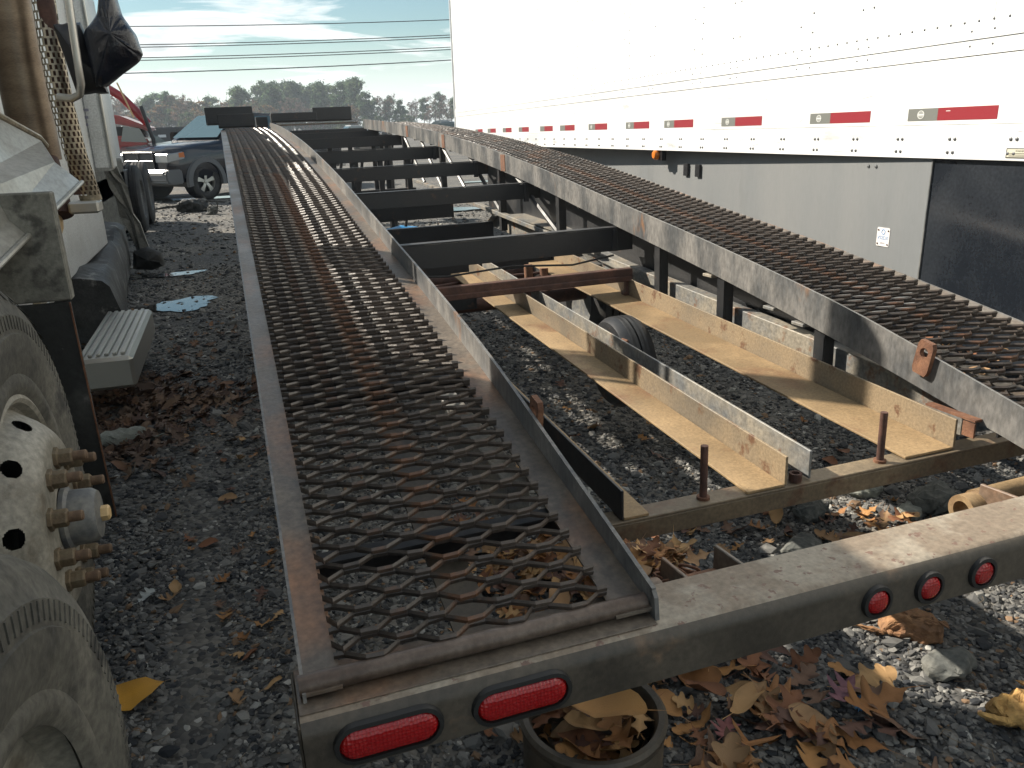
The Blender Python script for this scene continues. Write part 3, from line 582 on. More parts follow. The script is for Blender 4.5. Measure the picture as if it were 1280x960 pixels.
# ================================================================== semi truck on the left
truck = thing('semi_truck', 'dusty white semi truck with wheel, step and bagged mirror beside the trailer', 'truck', (-1.2, 3.0, 0.0))
def TP(o): o.location = Vector(o.location)-Vector(truck.location); return o     # parts are given in yard coordinates
def TB(name, m, *a, bevel=.004): return TP(B(name, m, truck, *a, bevel=bevel))
def big_wheel(name, parent, r, wd, rim=True):
    # outer face towards +x, axis x, centre of the outer face at the origin
    prof = [(r*.53, -.012), (r*.56, .002), (r*.60, .004), (r*.62, -.001), (r*.66, .006), (r*.74, .012), (r*.78, .012), (r*.785, .008), (r*.86, .006), (r*.865, .002), (r*.93, -.010), (r*.975, -.028), (r*.995, -.045), (r, -.06)]
    for g in (.30, .5, .70): prof += [(r, -wd*g+.008), (r-.014, -wd*g+.005), (r-.014, -wd*g-.005), (r, -wd*g-.008)]
    prof += [(r, -wd+.06), (r*.98, -wd+.03), (r*.9, -wd), (r*.7, -wd-.005), (r*.53, -wd+.01)]
    wl = MB().lathe(prof, 72).obj(name, M['dusty_rubber'], parent, smooth=True)
    # moulded ribs round the sidewall
    mb = MB()
    for k in range(120):
        a = 2*math.pi*k/120; d = .006; p = lambda q, rr, o: (o, rr*math.cos(q), rr*math.sin(q))
        mb.loft([[p(a-d, r*.80, .004), p(a+d, r*.80, .004), p(a+d, r*.80, .0100), p(a-d, r*.80, .0100)], [p(a-d, r*.855, .002), p(a+d, r*.855, .002), p(a+d, r*.855, .0082), p(a-d, r*.855, .0082)]])
    stuff(mb.obj('sidewall_ribs', M['dusty_rubber'], wl))
    # shoulder blocks
    mb = MB()
    for k in range(60):
        a = 2*math.pi*k/60; d = .022
        p = lambda q, rr, o: (o, rr*math.cos(q), rr*math.sin(q))
        mb.loft([[p(a-d, r*.972, -.024), p(a+d, r*.972, -.024), p(a+d, r*1.004, -.05), p(a-d, r*1.004, -.05)], [p(a-d, r*.93, -.004), p(a+d, r*.93, -.004), p(a+d, r*.968, -.020), p(a-d, r*.968, -.020)]])
    if not rim: return wl
    stuff(mb.obj('tread_blocks', M['dusty_rubber'], wl))
    # convex disc with hand holes
    pr = [(.295, -.020), (.292, -.008), (.283, -.004), (.274, -.010), (.268, -.03), (.262, -.034),]+[(.252-.002*q, float(np.interp(.252-.002*q, [.202, .212, .222, .232, .242, .252], [.040, .032, .022, .010, -.006, -.022]))) for q in range(26)]+[ (.192, .046), (.184, .049), (.176, .050), (.16, .051), (.12, .051), (.08, .051)]
    S = 500; mb = MB(); V = []; F = []
    for (q, o) in pr: V += [(o, q*math.cos(2*math.pi*k/S), q*math.sin(2*math.pi*k/S)) for k in range(S)]
    for i in range(len(pr)-1):
        rm = (pr[i][0]+pr[i+1][0])/2
        for k in range(S):
            a = 2*math.pi*(k+.5)/S; da = (a*10/(2*math.pi)) % 1-.5
            if ((rm-.232)/.0125)**2+(da*2*math.pi/10*.227/.021)**2 < 1: continue
            F.append((i*S+k, i*S+(k+1) % S, (i+1)*S+(k+1) % S, (i+1)*S+k))
    mb.add(V, F); rimo = mb.obj('rim', M['wheel_paint'], wl, smooth=True)
    MB().lathe([(.27, -.12), (.27, -.06), (.10, -.06)], 40).obj('brake_drum', M['steel_dark'], wl, smooth=True)
    MB().lathe([(.072, .05), (.072, .06), (.064, .066), (.062, .108), (.054, .120), (.03, .124), (.001, .124)], 32).obj('hub_cap', M['hub_grey'], wl, smooth=True)
    MB().lathe([(.018, .122), (.018, .138), (.014, .142), (.001, .142)], 6).obj('hub_plug', M['tan_can'], wl)
    nut = MB().lathe([(.0255, 0), (.0255, .008), (.020, .0085), (.020, .034), (.017, .037), (.011, .037)], 6).mesh('lug_nut', M['lug'], bevel=.001)
    stud_ = MB().lathe([(.0115, .03), (.0115, .062), (.009, .065), (.001, .065)], 12).mesh('stud', M['stud'], smooth=True)
    for k in range(10):
        a = 2*math.pi*(k+.3)/10; c = (.051, .1425*math.cos(a), .1425*math.sin(a))
        o = link('lug_nut', nut, wl); o.location = c; o.rotation_euler = (random.random()*2, 0, 0)
        o = link('stud', stud_, wl); o.location = c
    return wl
w1 = big_wheel('wheel', truck, .545, .28); w1.location = (-.505, 1.86, .72); TP(w1)
TP(MB().tube([(-2.6, 1.86, .70), (-.62, 1.86, .70)], .07, 12).obj('axle', M['steel_dark'], truck, smooth=True))
w1b = copy_tree(w1, truck); w1b.location = Vector((-2.75, 1.86, .72))-Vector(truck.location); w1b.rotation_euler = (0, 0, math.pi)
# flap, guard plates
o = MB().box(-.24, .24, -.006, .006, -.36, .33).obj('mud_flap', M['flap'], truck, bevel=.002); o.location = (-.715, 2.50, .77); o.rotation_euler = (.06, 0, 0); TP(o)
o = MB().box(.236, .2405, -.0085, -.0062, -.36, .33).obj('flap_edge', M['rust_orange'], o)
TB('guard_plate', 'mud_plate', -.98, -.468, 2.47, 2.515, 1.105, 1.40)
# side fairing: folded aluminium sheet
fa = MB()
A0, A1 = (-.545, 1.5, 1.205), (-.545, 3.46, 1.372); C0, C1 = (-.60, 1.5, 1.385), (-.61, 3.42, 1.445); D0, D1 = (-.86, 1.5, 1.93), (-.735, 3.92, 1.52); E0, E1 = (-1.3, 1.5, 1.93), (-1.3, 3.92, 1.52)
fa.add([A0, A1, C1, C0, D1, D0, E1, E0, (-1.3, 1.5, 1.2), (-1.3, 3.46, 1.37)], [(0, 1, 2, 3), (3, 2, 4, 5), (5, 4, 6, 7), (1, 9, 6, 4, 2), (0, 8, 9, 1), (0, 3, 5, 7, 8)])
TP(fa.obj('side_fairing', M['fairing'], truck, bevel=.008, seg=2))
TP(MB().tube([(-.845, 1.6, 1.92), (-.737, 3.88, 1.535), (-.73, 3.95, 1.50)], .012, 8).obj('fairing_trim', M['shield'], truck, smooth=True))
TP(MB().tube([(-.542, 1.5, 1.207), (-.542, 3.45, 1.372)], .008, 8).obj('fairing_trim', M['fairing'], truck, smooth=True))
# stack, perforated shield, lines
TP(MB().tube([(-.93, 4.78, 1.42), (-.93, 4.78, 3.6)], .108, 28).obj('exhaust_stack', M['stack'], truck, smooth=True))
TP(MB().tube([(-.86, 4.62, 1.15), (-.90, 4.74, 1.42)], .07, 16).obj('stack_elbow', M['rust'], truck, smooth=True))
def shield():
    path = [Vector(p) for p in ((-.762, 4.82, 2.75), (-.756, 4.74, 2.30), (-.752, 4.64, 1.95), (-.742, 4.58, 1.70), (-.728, 4.60, 1.45), (-.705, 4.66, 1.22))]
    def at(t):
        t *= len(path)-1; i = min(int(t), len(path)-2); return path[i].lerp(path[i+1], t-i)
    N, K, r = 180, 42, .052; V = []; F = []
    for j in range(N+1):
        c = at(j/N)
        for k in range(K+1): a = math.pi*(-.95+1.5*k/K); V.append((c.x+r*math.cos(a), c.y+r*math.sin(a), c.z))
    for j in range(N):
        for k in range(K):
            if 1 < k < K-2 and (k+(2 if (j//4) % 2 else 0)) % 4 in (0, 1) and j % 4 != 0 and 3 < j < N-3: continue
            a = j*(K+1)+k; F.append((a, a+1, a+K+2, a+K+1))
    return MB().add(V, F).obj('heat_shield', M['shield'], truck, smooth=True)
TP(shield())
TP(MB().tube([(-.74, 4.66, 2.75), (-.74, 4.64, 1.25)], .038, 14).obj('exhaust_pipe', M['rust'], truck, smooth=True))
TP(MB().box(-.80, -.66, 4.55, 4.70, 1.16, 1.22).obj('shield_clamp', M['alu'], truck, bevel=.01))
TP(MB().tube([(-.56, 4.25, 2.6), (-.585, 4.28, 2.2), (-.60, 4.30, 1.86), (-.605, 4.31, 1.76), (-.62, 4.33, 1.715), (-.66, 4.36, 1.70), (-.72, 4.40, 1.71)], .017, 12).obj('grab_handle', M['alu'], truck, smooth=True))
# mirror wrapped in a black bag
def pillow(outline, y0, y1, name, m, parent, bulge=1.0, ns=9):
    cx = sum(p[0] for p in outline)/len(outline); cz = sum(p[1] for p in outline)/len(outline); rings = []
    pts = []
    for i in range(len(outline)):
        a, b = outline[i], outline[(i+1) % len(outline)]
        for t in (0, .25, .5, .75): pts.append((a[0]+(b[0]-a[0])*t, a[1]+(b[1]-a[1])*t))
    for j in range(ns+1):
        u = j/ns*2-1; s = (1-abs(u)**3.2)**.45 if abs(u) < 1 else .02; s = max(s, .02)
        rings.append([(cx+(p[0]-cx)*s*(1+random.uniform(-.035, .035)), (y0+y1)/2+u*(y1-y0)/2+random.uniform(-.008, .008), cz+(p[1]-cz)*s*(1+random.uniform(-.035, .035))) for p in pts])
    return MB().loft(rings).obj(name, m, parent, smooth=True)
TP(pillow([(-.70, 2.03), (-.585, 2.035), (-.52, 1.73), (-.655, 1.725)], 4.42, 4.60, 'mirror_head', M['black_trim'], truck))
TP(pillow([(-.575, 1.99), (-.50, 2.07), (-.47, 2.2), (-.42, 2.2), (-.40, 2.07), (-.355, 1.99), (-.335, 1.90), (-.36, 1.865), (-.53, 1.745), (-.565, 1.75)], 4.33, 4.62, 'mirror_bag', M['bag'], truck)); _b = [o for o in truck.children if o.name.startswith('mirror_bag')][0]; _b.modifiers.new('soft', 'SUBSURF').render_levels = 2; _b.modifiers['soft'].levels = 2
TP(MB().tube([(-.445, 4.47, 2.15), (-.45, 4.47, 2.6)], .028, 10).obj('mirror_arm', M['black_trim'], truck, smooth=True))
# cab, chassis, and bodies added to cast shade
TB('rear_cabin', 'truck_white', -3.2, -1.0, 8.0, 8.42, 1.22, 2.90, bevel=.03); TB('sleeper', 'truck_white', -3.2, -1.36, 8.425, 10.65, 1.25, 3.12, bevel=.03); TB('cab_corner_trim', 'alu', -.999, -.982, 7.99, 8.03, 1.24, 2.6)
for x in (-1.13, -1.245): TB('cab_panel_seam', 'grey_trim', x-.002, x+.002, 7.997, 7.9995, 1.25, 2.55, bevel=0)
TB('cab_reflector', 'print_red', -1.26, -1.235, 7.994, 7.9965, 1.27, 1.37, bevel=0)
for k, z in enumerate((1.72, 1.66, 1.60)): TB('cab_marking', 'print_grey', -1.19+.01*k, -1.10-.012*k, 7.994, 7.9965, z, z+.022, bevel=0)
TB('near_cab', 'truck_white', -3.2, -.98, -.6, 3.72, 1.45, 2.75, bevel=.05)
TP(MB().prism([(3.8, .58), (7.95, .58), (7.95, 2.80), (6.0, 2.52), (3.8, 2.30)], 'x', -3.2, -1.13).obj('mid_shade_body', M['truck_white'], truck, bevel=.03)); TB('lane_shade_box', 'mud_plate', -1.75, -1.50, 8.95, 13.2, .22, 1.18, bevel=.02)  # both added as sun blockers, shaped to shade the lane and left deck
TB('rear_shade_box', 'truck_white', -3.4, -1.66, 10.7, 14.6, 1.1, 3.45, bevel=.02)  # added out of sight behind the cab to shade the ramp's far end
TB('chassis_rail', 'steel_dark', -1.75, -1.5, -.4, 15.0, .75, 1.0); TB('chassis_rail', 'steel_dark', -2.7, -2.45, -.4, 15.0, .75, 1.0)
TP(MB().lathe([(.001, 3.3), (.12, 3.3), (.13, 3.32), (.13, 4.1), (.12, 4.12), (.001, 4.12)], 24, 'y', (-.98, .55, 1.12)).obj('air_tank', M['tan_can'], truck, smooth=True))
# long low equipment box, scuffed and muddy
rings = []
for j in range(15):
    t = j/14; y = 6.12+4.2*t; xr = -.885-.375*t; xl = xr-.40; zt = .57+.03*math.sin(j*1.3); dj = lambda a: random.uniform(-a, a)
    rings.append([(xl, y, .14), (xr+dj(.012), y, .13), (xr+.012+dj(.015), y, .34), (xr-.02+dj(.015), y, zt-.05), (xr-.07, y, zt+dj(.012)), (xr-.2, y, zt+.02+dj(.015)), (xl, y, zt+.03)])
TP(MB().loft(rings).obj('equipment_box', M['tank_dark'], truck, smooth=True))
# step box with ribbed tread
st_ = TB('step_box', 'alu', -.955, -.660, 4.74, 6.05, .17, .355, bevel=.02)
for k in range(6): o = MB().box(-.935+k*.042, -.912+k*.042, 4.80, 6.0, .356, .370).obj('tread_rib', M['alu'], st_, bevel=.003)
lad = TB('step_riser', 'shield', -1.0, -.965, 4.35, 4.62, .35, 1.12)
for k in range(9): MB().box(-.964, -.955, 4.37, 4.60, .42+k*.075, .445+k*.075).obj('riser_rib', M['alu'], lad, bevel=.002)
# broken fairing hanging at the far end, crumpled
bf = MB(); R_ = random.Random(3); gx, gn = 4, 9; V = []
for j in range(gn+1):
    for i in range(gx+1):
        t = j/gn; V.append((-1.34+.15*i/gx+.22*t+R_.uniform(-.02, .02), 9.55+.45*t+R_.uniform(-.05, .05)*t, 1.42-1.30*t+R_.uniform(-.03, .03)+(0.05 if i % 2 else 0)*t))
bf.add(V, [(j*(gx+1)+i, j*(gx+1)+i+1, (j+1)*(gx+1)+i+1, (j+1)*(gx+1)+i) for j in range(gn) for i in range(gx)])
o = TP(bf.obj('broken_fairing', M['fairing'], truck)); o.modifiers.new('thick', 'SOLIDIFY').thickness = .02
o = TB('broken_bracket', 'mud_plate', -1.18, -1.02, 10.0, 10.45, .10, .42); o.rotation_euler = (.2, .15, .1)
o = pillow([(-.16, -.08), (-.13, .11), (.02, .15), (.15, .08), (.17, -.06), (.04, -.11)], -.14, .14, 'rubber_boot', M['flap'], truck); o.location = (-1.02, 9.75, .17); TP(o)
for x in (-1.50, -1.77):
    t = simple_tyre('rear_wheel', truck, (x, 14.0, .53), .52, .25); TP(t)
    t = simple_tyre('rear_wheel', truck, (x, 15.3, .53), .52, .25); TP(t)
# loose tyre stood in the lower left corner
lt = thing('spare_tyre', 'dusty grey tyre standing close to the lens beside the truck wheel', 'tyre', (-.33, .86, .11))
t = big_wheel('tyre_body', lt, .49, .22, rim=False); t.location = (0, 0, .49); t.rotation_euler = (0, 0, rad(-4))
MB().lathe([(.27, -.02), (.26, -.06), (.18, -.09), (.06, -.08), (.055, -.03), (.04, -.02), (.001, -.02)], 40).obj('rim', M['wheel_paint'], t, smooth=True)

# ================================================================== pickup behind the ramp
pick = thing('pickup_truck', 'dark blue pickup truck with grey fender flares parked behind the ramp', 'pickup', (0, 0, 0))
def pickup():
    # local frame: +x forward from the front axle, y to the vehicle's left, z up
    p = pick; hw = .98
    def sect(x, zs, ws): return [(x, -w_, z) for w_, z in zip(ws, zs)]+[(x, w_, z) for w_, z in reversed(list(zip(ws, zs)))]
    # lower body from nose to tail
    st = [(.93, (.52, .62, .90, 1.06, 1.12), (.80, .86, .88, .80, .70)), (.80, (.45, .60, .95, 1.14, 1.19), (.88, .95, .96, .88, .78)), (.40, (.42, .60, .98, 1.17, 1.235), (.92, .97, .985, .93, .80)), (-.35, (.42, .60, 1.0, 1.19, 1.27), (.92, .98, .99, .95, .84)),
          (-.75, (.42, .60, 1.0, 1.20, 1.30), (.92, .98, .99, .96, .90)), (-2.6, (.42, .60, 1.0, 1.21, 1.31), (.92, .98, .99, .97, .93)), (-2.7, (.45, .62, 1.0, 1.25, 1.38), (.92, .98, .99, .98, .96)), (-4.65, (.50, .65, 1.0, 1.27, 1.40), (.92, .98, .99, .98, .95))]
    MB().loft([sect(*a) for a in st]).obj('body', M['navy'], p, smooth=True, bevel=.012, seg=2)
    gs = [(-.62, .02, .86, .84), (-1.42, .58, .80, .66), (-1.75, .62, .80, .65), (-2.5, .60, .80, .65), (-2.68, .02, .88, .86)]
    MB().loft([[(x, -b, 1.28), (x, b, 1.28), (x, t, 1.28+h), (x, -t, 1.28+h)] for x, h, b, t in gs]).obj('cab', M['navy'], p, smooth=True, bevel=.02, seg=2)
    MB().add([(-.66, -.78, 1.335), (-.66, .78, 1.335), (-1.36, .62, 1.835), (-1.36, -.62, 1.835)], [(0, 1, 2, 3)]).obj('windshield', M['glass'], p); p_ws = [o for o in p.children if o.name.startswith('windshield')][0]; p_ws.location = (.035, 0, .03)
    for s in (-1, 1):
        f = MB().add([(-.85, s*.862, 1.34), (-1.72, s*.858, 1.34), (-1.72, s*.70, 1.82), (-1.40, s*.71, 1.81)], [(0, 1, 2, 3) if s < 0 else (3, 2, 1, 0)]); f.add([(-1.78, s*.858, 1.34), (-2.5, s*.862, 1.34), (-2.42, s*.70, 1.82), (-1.78, s*.70, 1.82)], [(0, 1, 2, 3)])
        w_ = f.obj('side_window', M['glass'], p); w_.location = (0, s*.006, 0)
        # headlight with turn signal
        h = MB().loft([[(.935, s*.52, .86), (.955, s*.52, 1.06), (.89, s*.80, 1.08), (.86, s*.84, .90)], [(.80, s*.52, .86), (.80, s*.52, 1.06), (.60, s*.93, 1.09), (.60, s*.95, .93)]])
        h = MB().prism([(.96, .86), (.96, 1.05), (.52, 1.09), (.50, .93)], 'y', s*.55, s*.978).obj('headlight', M['headlamp'], p, bevel=.02)
        MB().prism([(.66, .97), (.66, 1.065), (.53, 1.08), (.515, .97)], 'y', s*.975, s*.985).obj('turn_signal', M['orange_lens'], h)
        MB().box(1.0, 1.03, s*.62-.09, s*.62+.09, .53, .60).obj('fog_lamp', M['headlamp'], p, bevel=.01)
        for xa in (0, -3.57):
            mb = MB(); n = 18
            for r0, r1, ww in ((.42, .53, .05),):
                rings = [[(xa+q*math.cos(a), s*y, .42+q*math.sin(a)) for q, y in ((r0, .95), (r0, 1.035), (r1, 1.03), (r1+.02, .96))] for a in [math.pi*(-.06+1.12*k/n) for k in range(n+1)]]
                mb.loft(rings)
            mb.obj('fender_flare', M['grey_trim'], p, smooth=True)
            w_ = MB().lathe([(.24, -.10), (.30, -.12), (.37, -.115), (.40, -.09), (.405, 0), (.40, .09), (.37, .115), (.30, .12), (.24, .10)], 40, 'y').obj('wheel', M['rubber'], p, smooth=True); w_.location = (xa, s*.86, .405)
            rm = MB(); rm.lathe([(.245, s*.10), (.235, s*.08), (.235, s*.02)], 36, 'y')
            for k in range(5):
                a = 2*math.pi*k/5; d = .26
                P_ = lambda q, an, o: (q*math.sin(an), s*o, q*math.cos(an))
                rm.loft([[P_(.04, a-.9, .08), P_(.04, a+.9, .08), P_(.04, a+.9, .05), P_(.04, a-.9, .05)], [P_(.14, a-d, .095), P_(.14, a+d, .095), P_(.14, a+d, .06), P_(.14, a-d, .06)], [P_(.24, a-d*.9, .085), P_(.24, a+d*.9, .085), P_(.24, a+d*.9, .05), P_(.24, a-d*.9, .05)]])
            rm.lathe([(.001, s*.105), (.04, s*.10), (.05, s*.08)], 16, 'y'); rm.obj('rim', M['alu'], w_, smooth=True)
            MB().lathe([(.24, 0), (.001, 0)], 24, 'y').obj('brake_disc', M['black_trim'], w_)
            wh = MB().lathe([(.43, s*.97), (.43, s*.7), (.001, s*.7)], 24, 'y', (xa, 0, .43)).obj('wheel_well', M['black_trim'], p)
        MB().box(-4.67, -4.60, s*.84-.10, s*.84+.10, .95, 1.25).obj('tail_light', M['red_lens'], p, bevel=.01)
        MB().box(-.95, -.80, s*1.02-.10, s*1.02+.10, 1.30, 1.50).obj('door_mirror', M['black_trim'], p, bevel=.03, seg=2)
    MB().box(.90, .965, -.50, .50, .70, 1.07).obj('grille', M['black_trim'], p, bevel=.02)
    g = MB().box(.955, .985, -.03, .03, .70, 1.08).box(.955, .985, -.50, .50, .875, .915).box(.955, .985, -.52, .52, 1.06, 1.10).box(.955, .985, -.53, -.48, .70, 1.08).box(.955, .985, .48, .53, .70, 1.08).obj('grille_bar', M['navy'], p, bevel=.01)
    b = MB().prism([(.98, .40), (1.06, .46), (1.07, .66), (1.0, .72), (.62, .72), (.62, .40)], 'y', -.99, .99).obj('front_bumper', M['grey_trim'], p, bevel=.03, seg=2)
    MB().prism([(1.0, .715), (1.07, .655), (1.075, .60), (1.078, .66), (1.01, .725)], 'y', -.88, .88).obj('bumper_trim', M['chrome'], b)
    MB().box(1.055, 1.075, -.45, .45, .46, .56).obj('bumper_intake', M['black_trim'], b)
    MB().box(-4.85, -4.66, -.95, .95, .48, .72).obj('rear_bumper', M['chrome'], p, bevel=.03)
    MB().box(-4.55, .3, -.7, .7, .30, .44).obj('underbody', M['black_trim'], p)
pickup()
hd = Vector((-.75, -.66, 0)).normalized(); pick.location = (-1.22, 20.75, .0); pick.rotation_euler = (0, 0, math.atan2(hd.y, hd.x))

# ================================================================== red wrecked truck behind the semi
red = thing('red_truck', 'red truck with its hood and fender propped open behind the semi', 'truck', (-2.55, 22.5, 0))
def redtruck():
    p = red
    MB().prism([(-1.0, 1.00), (.62, .95), (.78, 1.25), (.70, 1.42), (-1.0, 1.50)], 'y', -.9, .9).obj('body', M['red_paint'], p, bevel=.06, seg=2)
    MB().prism([(-1.0, 1.72), (-.3, 1.80), (.55, 1.62), (.80, 1.52), (.86, 1.60), (.2, 1.90), (-.5, 2.02), (-1.0, 2.0)], 'y', -.85, .85).obj('hood', M['red_paint'], p, bevel=.04, seg=2)
    MB().tube([(-.35, -.6, 2.0), (-.33, -.6, 2.30), (-.18, -.6, 2.48), (.05, -.6, 2.50), (.28, -.6, 2.33), (.55, -.6, 2.0), (.78, -.6, 1.70)], .10, 14).obj('fender_arch', M['red_paint'], p, smooth=True)
    MB().prism([(-1.0, 1.50), (.70, 1.42), (.55, 1.62), (-1.0, 1.74)], 'y', -.7, .7).obj('engine_bay', M['black_trim'], p)
    MB().add([(.15, -.91, 1.32), (.72, -.91, 1.28), (.60, -.91, 1.60), (.25, -.91, 1.66)], [(0, 1, 2, 3)]).obj('window', M['glass'], p).modifiers.new('t', 'SOLIDIFY').thickness = .02
    MB().tube([(.28, -.95, 2.62), (.52, -.95, 1.85)], .018, 8).obj('prop_rod', M['tan_can'], p)
    MB().tube([(.70, -.93, 2.1), (.86, -.93, 1.35), (.86, -.93, 1.0)], .045, 8).obj('frame_bar', M['black_trim'], p)
    for k in range(4):
        MB().box(-.5+k*.32, -.25+k*.32, -.94, -.905, .98, 1.2).obj('side_locker', M['black_trim' if k % 2 == 0 else 'red_paint'], p, bevel=.01)
    MB().box(-1.0, .75, -.92, -.86, .62, .96).obj('sill', M['red_paint'], p, bevel=.02)
    for x in (-.7, .45): simple_tyre('wheel', p, (x, -.6, .50), .50, .28).rotation_euler = (0, 0, rad(90))
redtruck()

# ================================================================== far cars and dark bins
def far_car(label, m, x, y, rz, sc=1.0):
    c = thing('parked_car', label, 'car', (x, y, 0), rz, 'cars parked at the far side of the yard')
    bd = [(2.2, .45), (2.25, .75), (1.3, .92), (-2.1, .95), (-2.25, .80), (-2.2, .45)]
    MB().prism(bd, 'y', -.88, .88).obj('body', M[m], c, bevel=.08, seg=2)
    MB().prism([(1.0, .90), (.35, 1.42), (-1.2, 1.45), (-1.85, .93)], 'y', -.74, .74).obj('cabin', M['glass'], c, bevel=.07, seg=2)
    MB().prism([(.30, 1.40), (-1.15, 1.43), (-1.12, 1.50), (.22, 1.47)], 'y', -.68, .68).obj('roof', M[m], c, bevel=.02)
    for q in (1.4, -1.35):
        for s in (-.85, .85): MB().lathe([(.001, .10), (.20, .10), (.33, .08), (.34, 0), (.33, -.08), (.2, -.1), (.001, -.1)], 24, 'y', (q, s, .34)).obj('wheel', M['rubber'], c, smooth=True)
    c.scale = (sc,)*3
far_car('blue parked car nearest the white trailer front far away', 'far_blue', 23.6, 93, 2.6, 1.1); far_car('second blue car half hidden far behind the right ramp', 'far_blue', 27.5, 112, 2.9, 1.25)
far_car('white parked car with open hood far behind the right ramp', 'far_white', 19.6, 104, .3, 1.15); far_car('pale parked car beside a bare tree far behind the right ramp', 'far_white', 16.0, 110, .4)
far_car('light blue car nosing out behind the red truck', 'far_blue', -3.0, 32, .5, 1.0)
def bin_(label, x, y, w_, h):
    c = thing('dark_container', label, 'container', (x, y, 0), .15, 'dark containers before the trees')
    MB().prism([(-w_/2, .2), (w_/2, .2), (w_/2*.98, h), (-w_/2, h*.97)], 'y', -1, 1).obj('shell', M['far_dark'], c, bevel=.05)
    for k in range(5): MB().box(-w_/2+w_*(k+.4)/5, -w_/2+w_*(k+.5)/5, -1.05, -1.001, .25, h*.95).obj('rib', M['black_trim'], c)
    MB().box(-.2, .3, -1.08, -1.051, h*.62, h*.72).obj('white_mark', M['far_white'], c)
bin_('dark low container left of the blue pickup hood', -4.4, 62, 5.2, 1.75); bin_('dark container far behind the pickup windscreen', -.6, 70, 4.6, 1.7)

# ================================================================== overhead cables
for i, (z0, z1, g) in enumerate(((9.45, 10.35, 0), (8.10, 9.12, 1), (7.92, 8.92, 1), (7.14, 8.12, 2), (6.95, 7.92, 2), (6.01, 7.05, 3))):
    pts = []
    for k in range(33):
        t = k/32; x = -60+130*t; y = 75.0+i*.05; zz = z0+(z1-z0)*(x+6)/26.6 if False else z0+(z1-z0)*(x+6)/27.0*.9+.0006*(x-7)**2-.1
        pts.append((x, y, zz))
    lab = ['topmost thin overhead cable crossing the sky', 'upper cable of the second pair crossing the sky', 'lower cable of the second pair crossing the sky', 'upper cable of the third pair crossing the sky', 'lower cable of the third pair crossing the sky', 'lowest overhead cable just above the tree line'][i]
    tag(MB().tube(pts, .035 if i != 5 else .042, 6).obj('overhead_cable', M['cable']), lab, 'cable', 'overhead cables')

# ================================================================== trees
def leaf_cloud(clumps, n_per, size, cols, name, mts):
    n = len(clumps)*n_per; C_ = np.repeat(np.array([c[:3] for c in clumps]), n_per, 0); R_ = np.repeat(np.array([c[3] for c in clumps]), n_per)
    d = rng.normal(size=(n, 3)); d /= np.linalg.norm(d, axis=1)[:, None]; P = C_+d*(R_*np.abs(rng.normal(.0, .62, n)).clip(0, 1.7))[:, None]*np.array([1, 1, .75])
    u = rng.normal(size=(n, 3)); u /= np.linalg.norm(u, axis=1)[:, None]; v = np.cross(u, rng.normal(size=(n, 3))); v /= np.linalg.norm(v, axis=1)[:, None]
    s = (size*rng.uniform(.6, 1.4, n))[:, None]; Q = np.stack([P-u*s, P+v*s*.6, P+u*s, P-v*s*.6], 1).reshape(-1, 3)
    me = bpy.data.meshes.new(name); me.from_pydata(Q.tolist(), [], np.arange(n*4).reshape(-1, 4).tolist())
    c = np.array(cols)[np.repeat(rng.integers(0, len(cols), len(clumps)), n_per)]*rng.uniform(.75, 1.25, (n, 1)); set_cols(me, np.repeat(np.concatenate([c, np.ones((n, 1))], 1), 4, 0))
    me.materials.append(mts); return me
M['foliage'] = vcol_mat('foliage', .7, 0, 10)
_n = M['foliage'].node_tree.nodes; _l = M['foliage'].node_tree.links; _tr = _n.new('ShaderNodeBsdfTranslucent'); _mx = _n.new('ShaderNodeMixShader'); _mx.inputs[0].default_value = .6
_vc = [q for q in _n if q.type == 'VERTEX_COLOR'][0]; _l.new(_vc.outputs[0], _tr.inputs[0]); _l.new(_n['Principled BSDF'].outputs[0], _mx.inputs[1]); _l.new(_tr.outputs[0], _mx.inputs[2]); _l.new(_mx.outputs[0], _n['Material Output'].inputs[0])
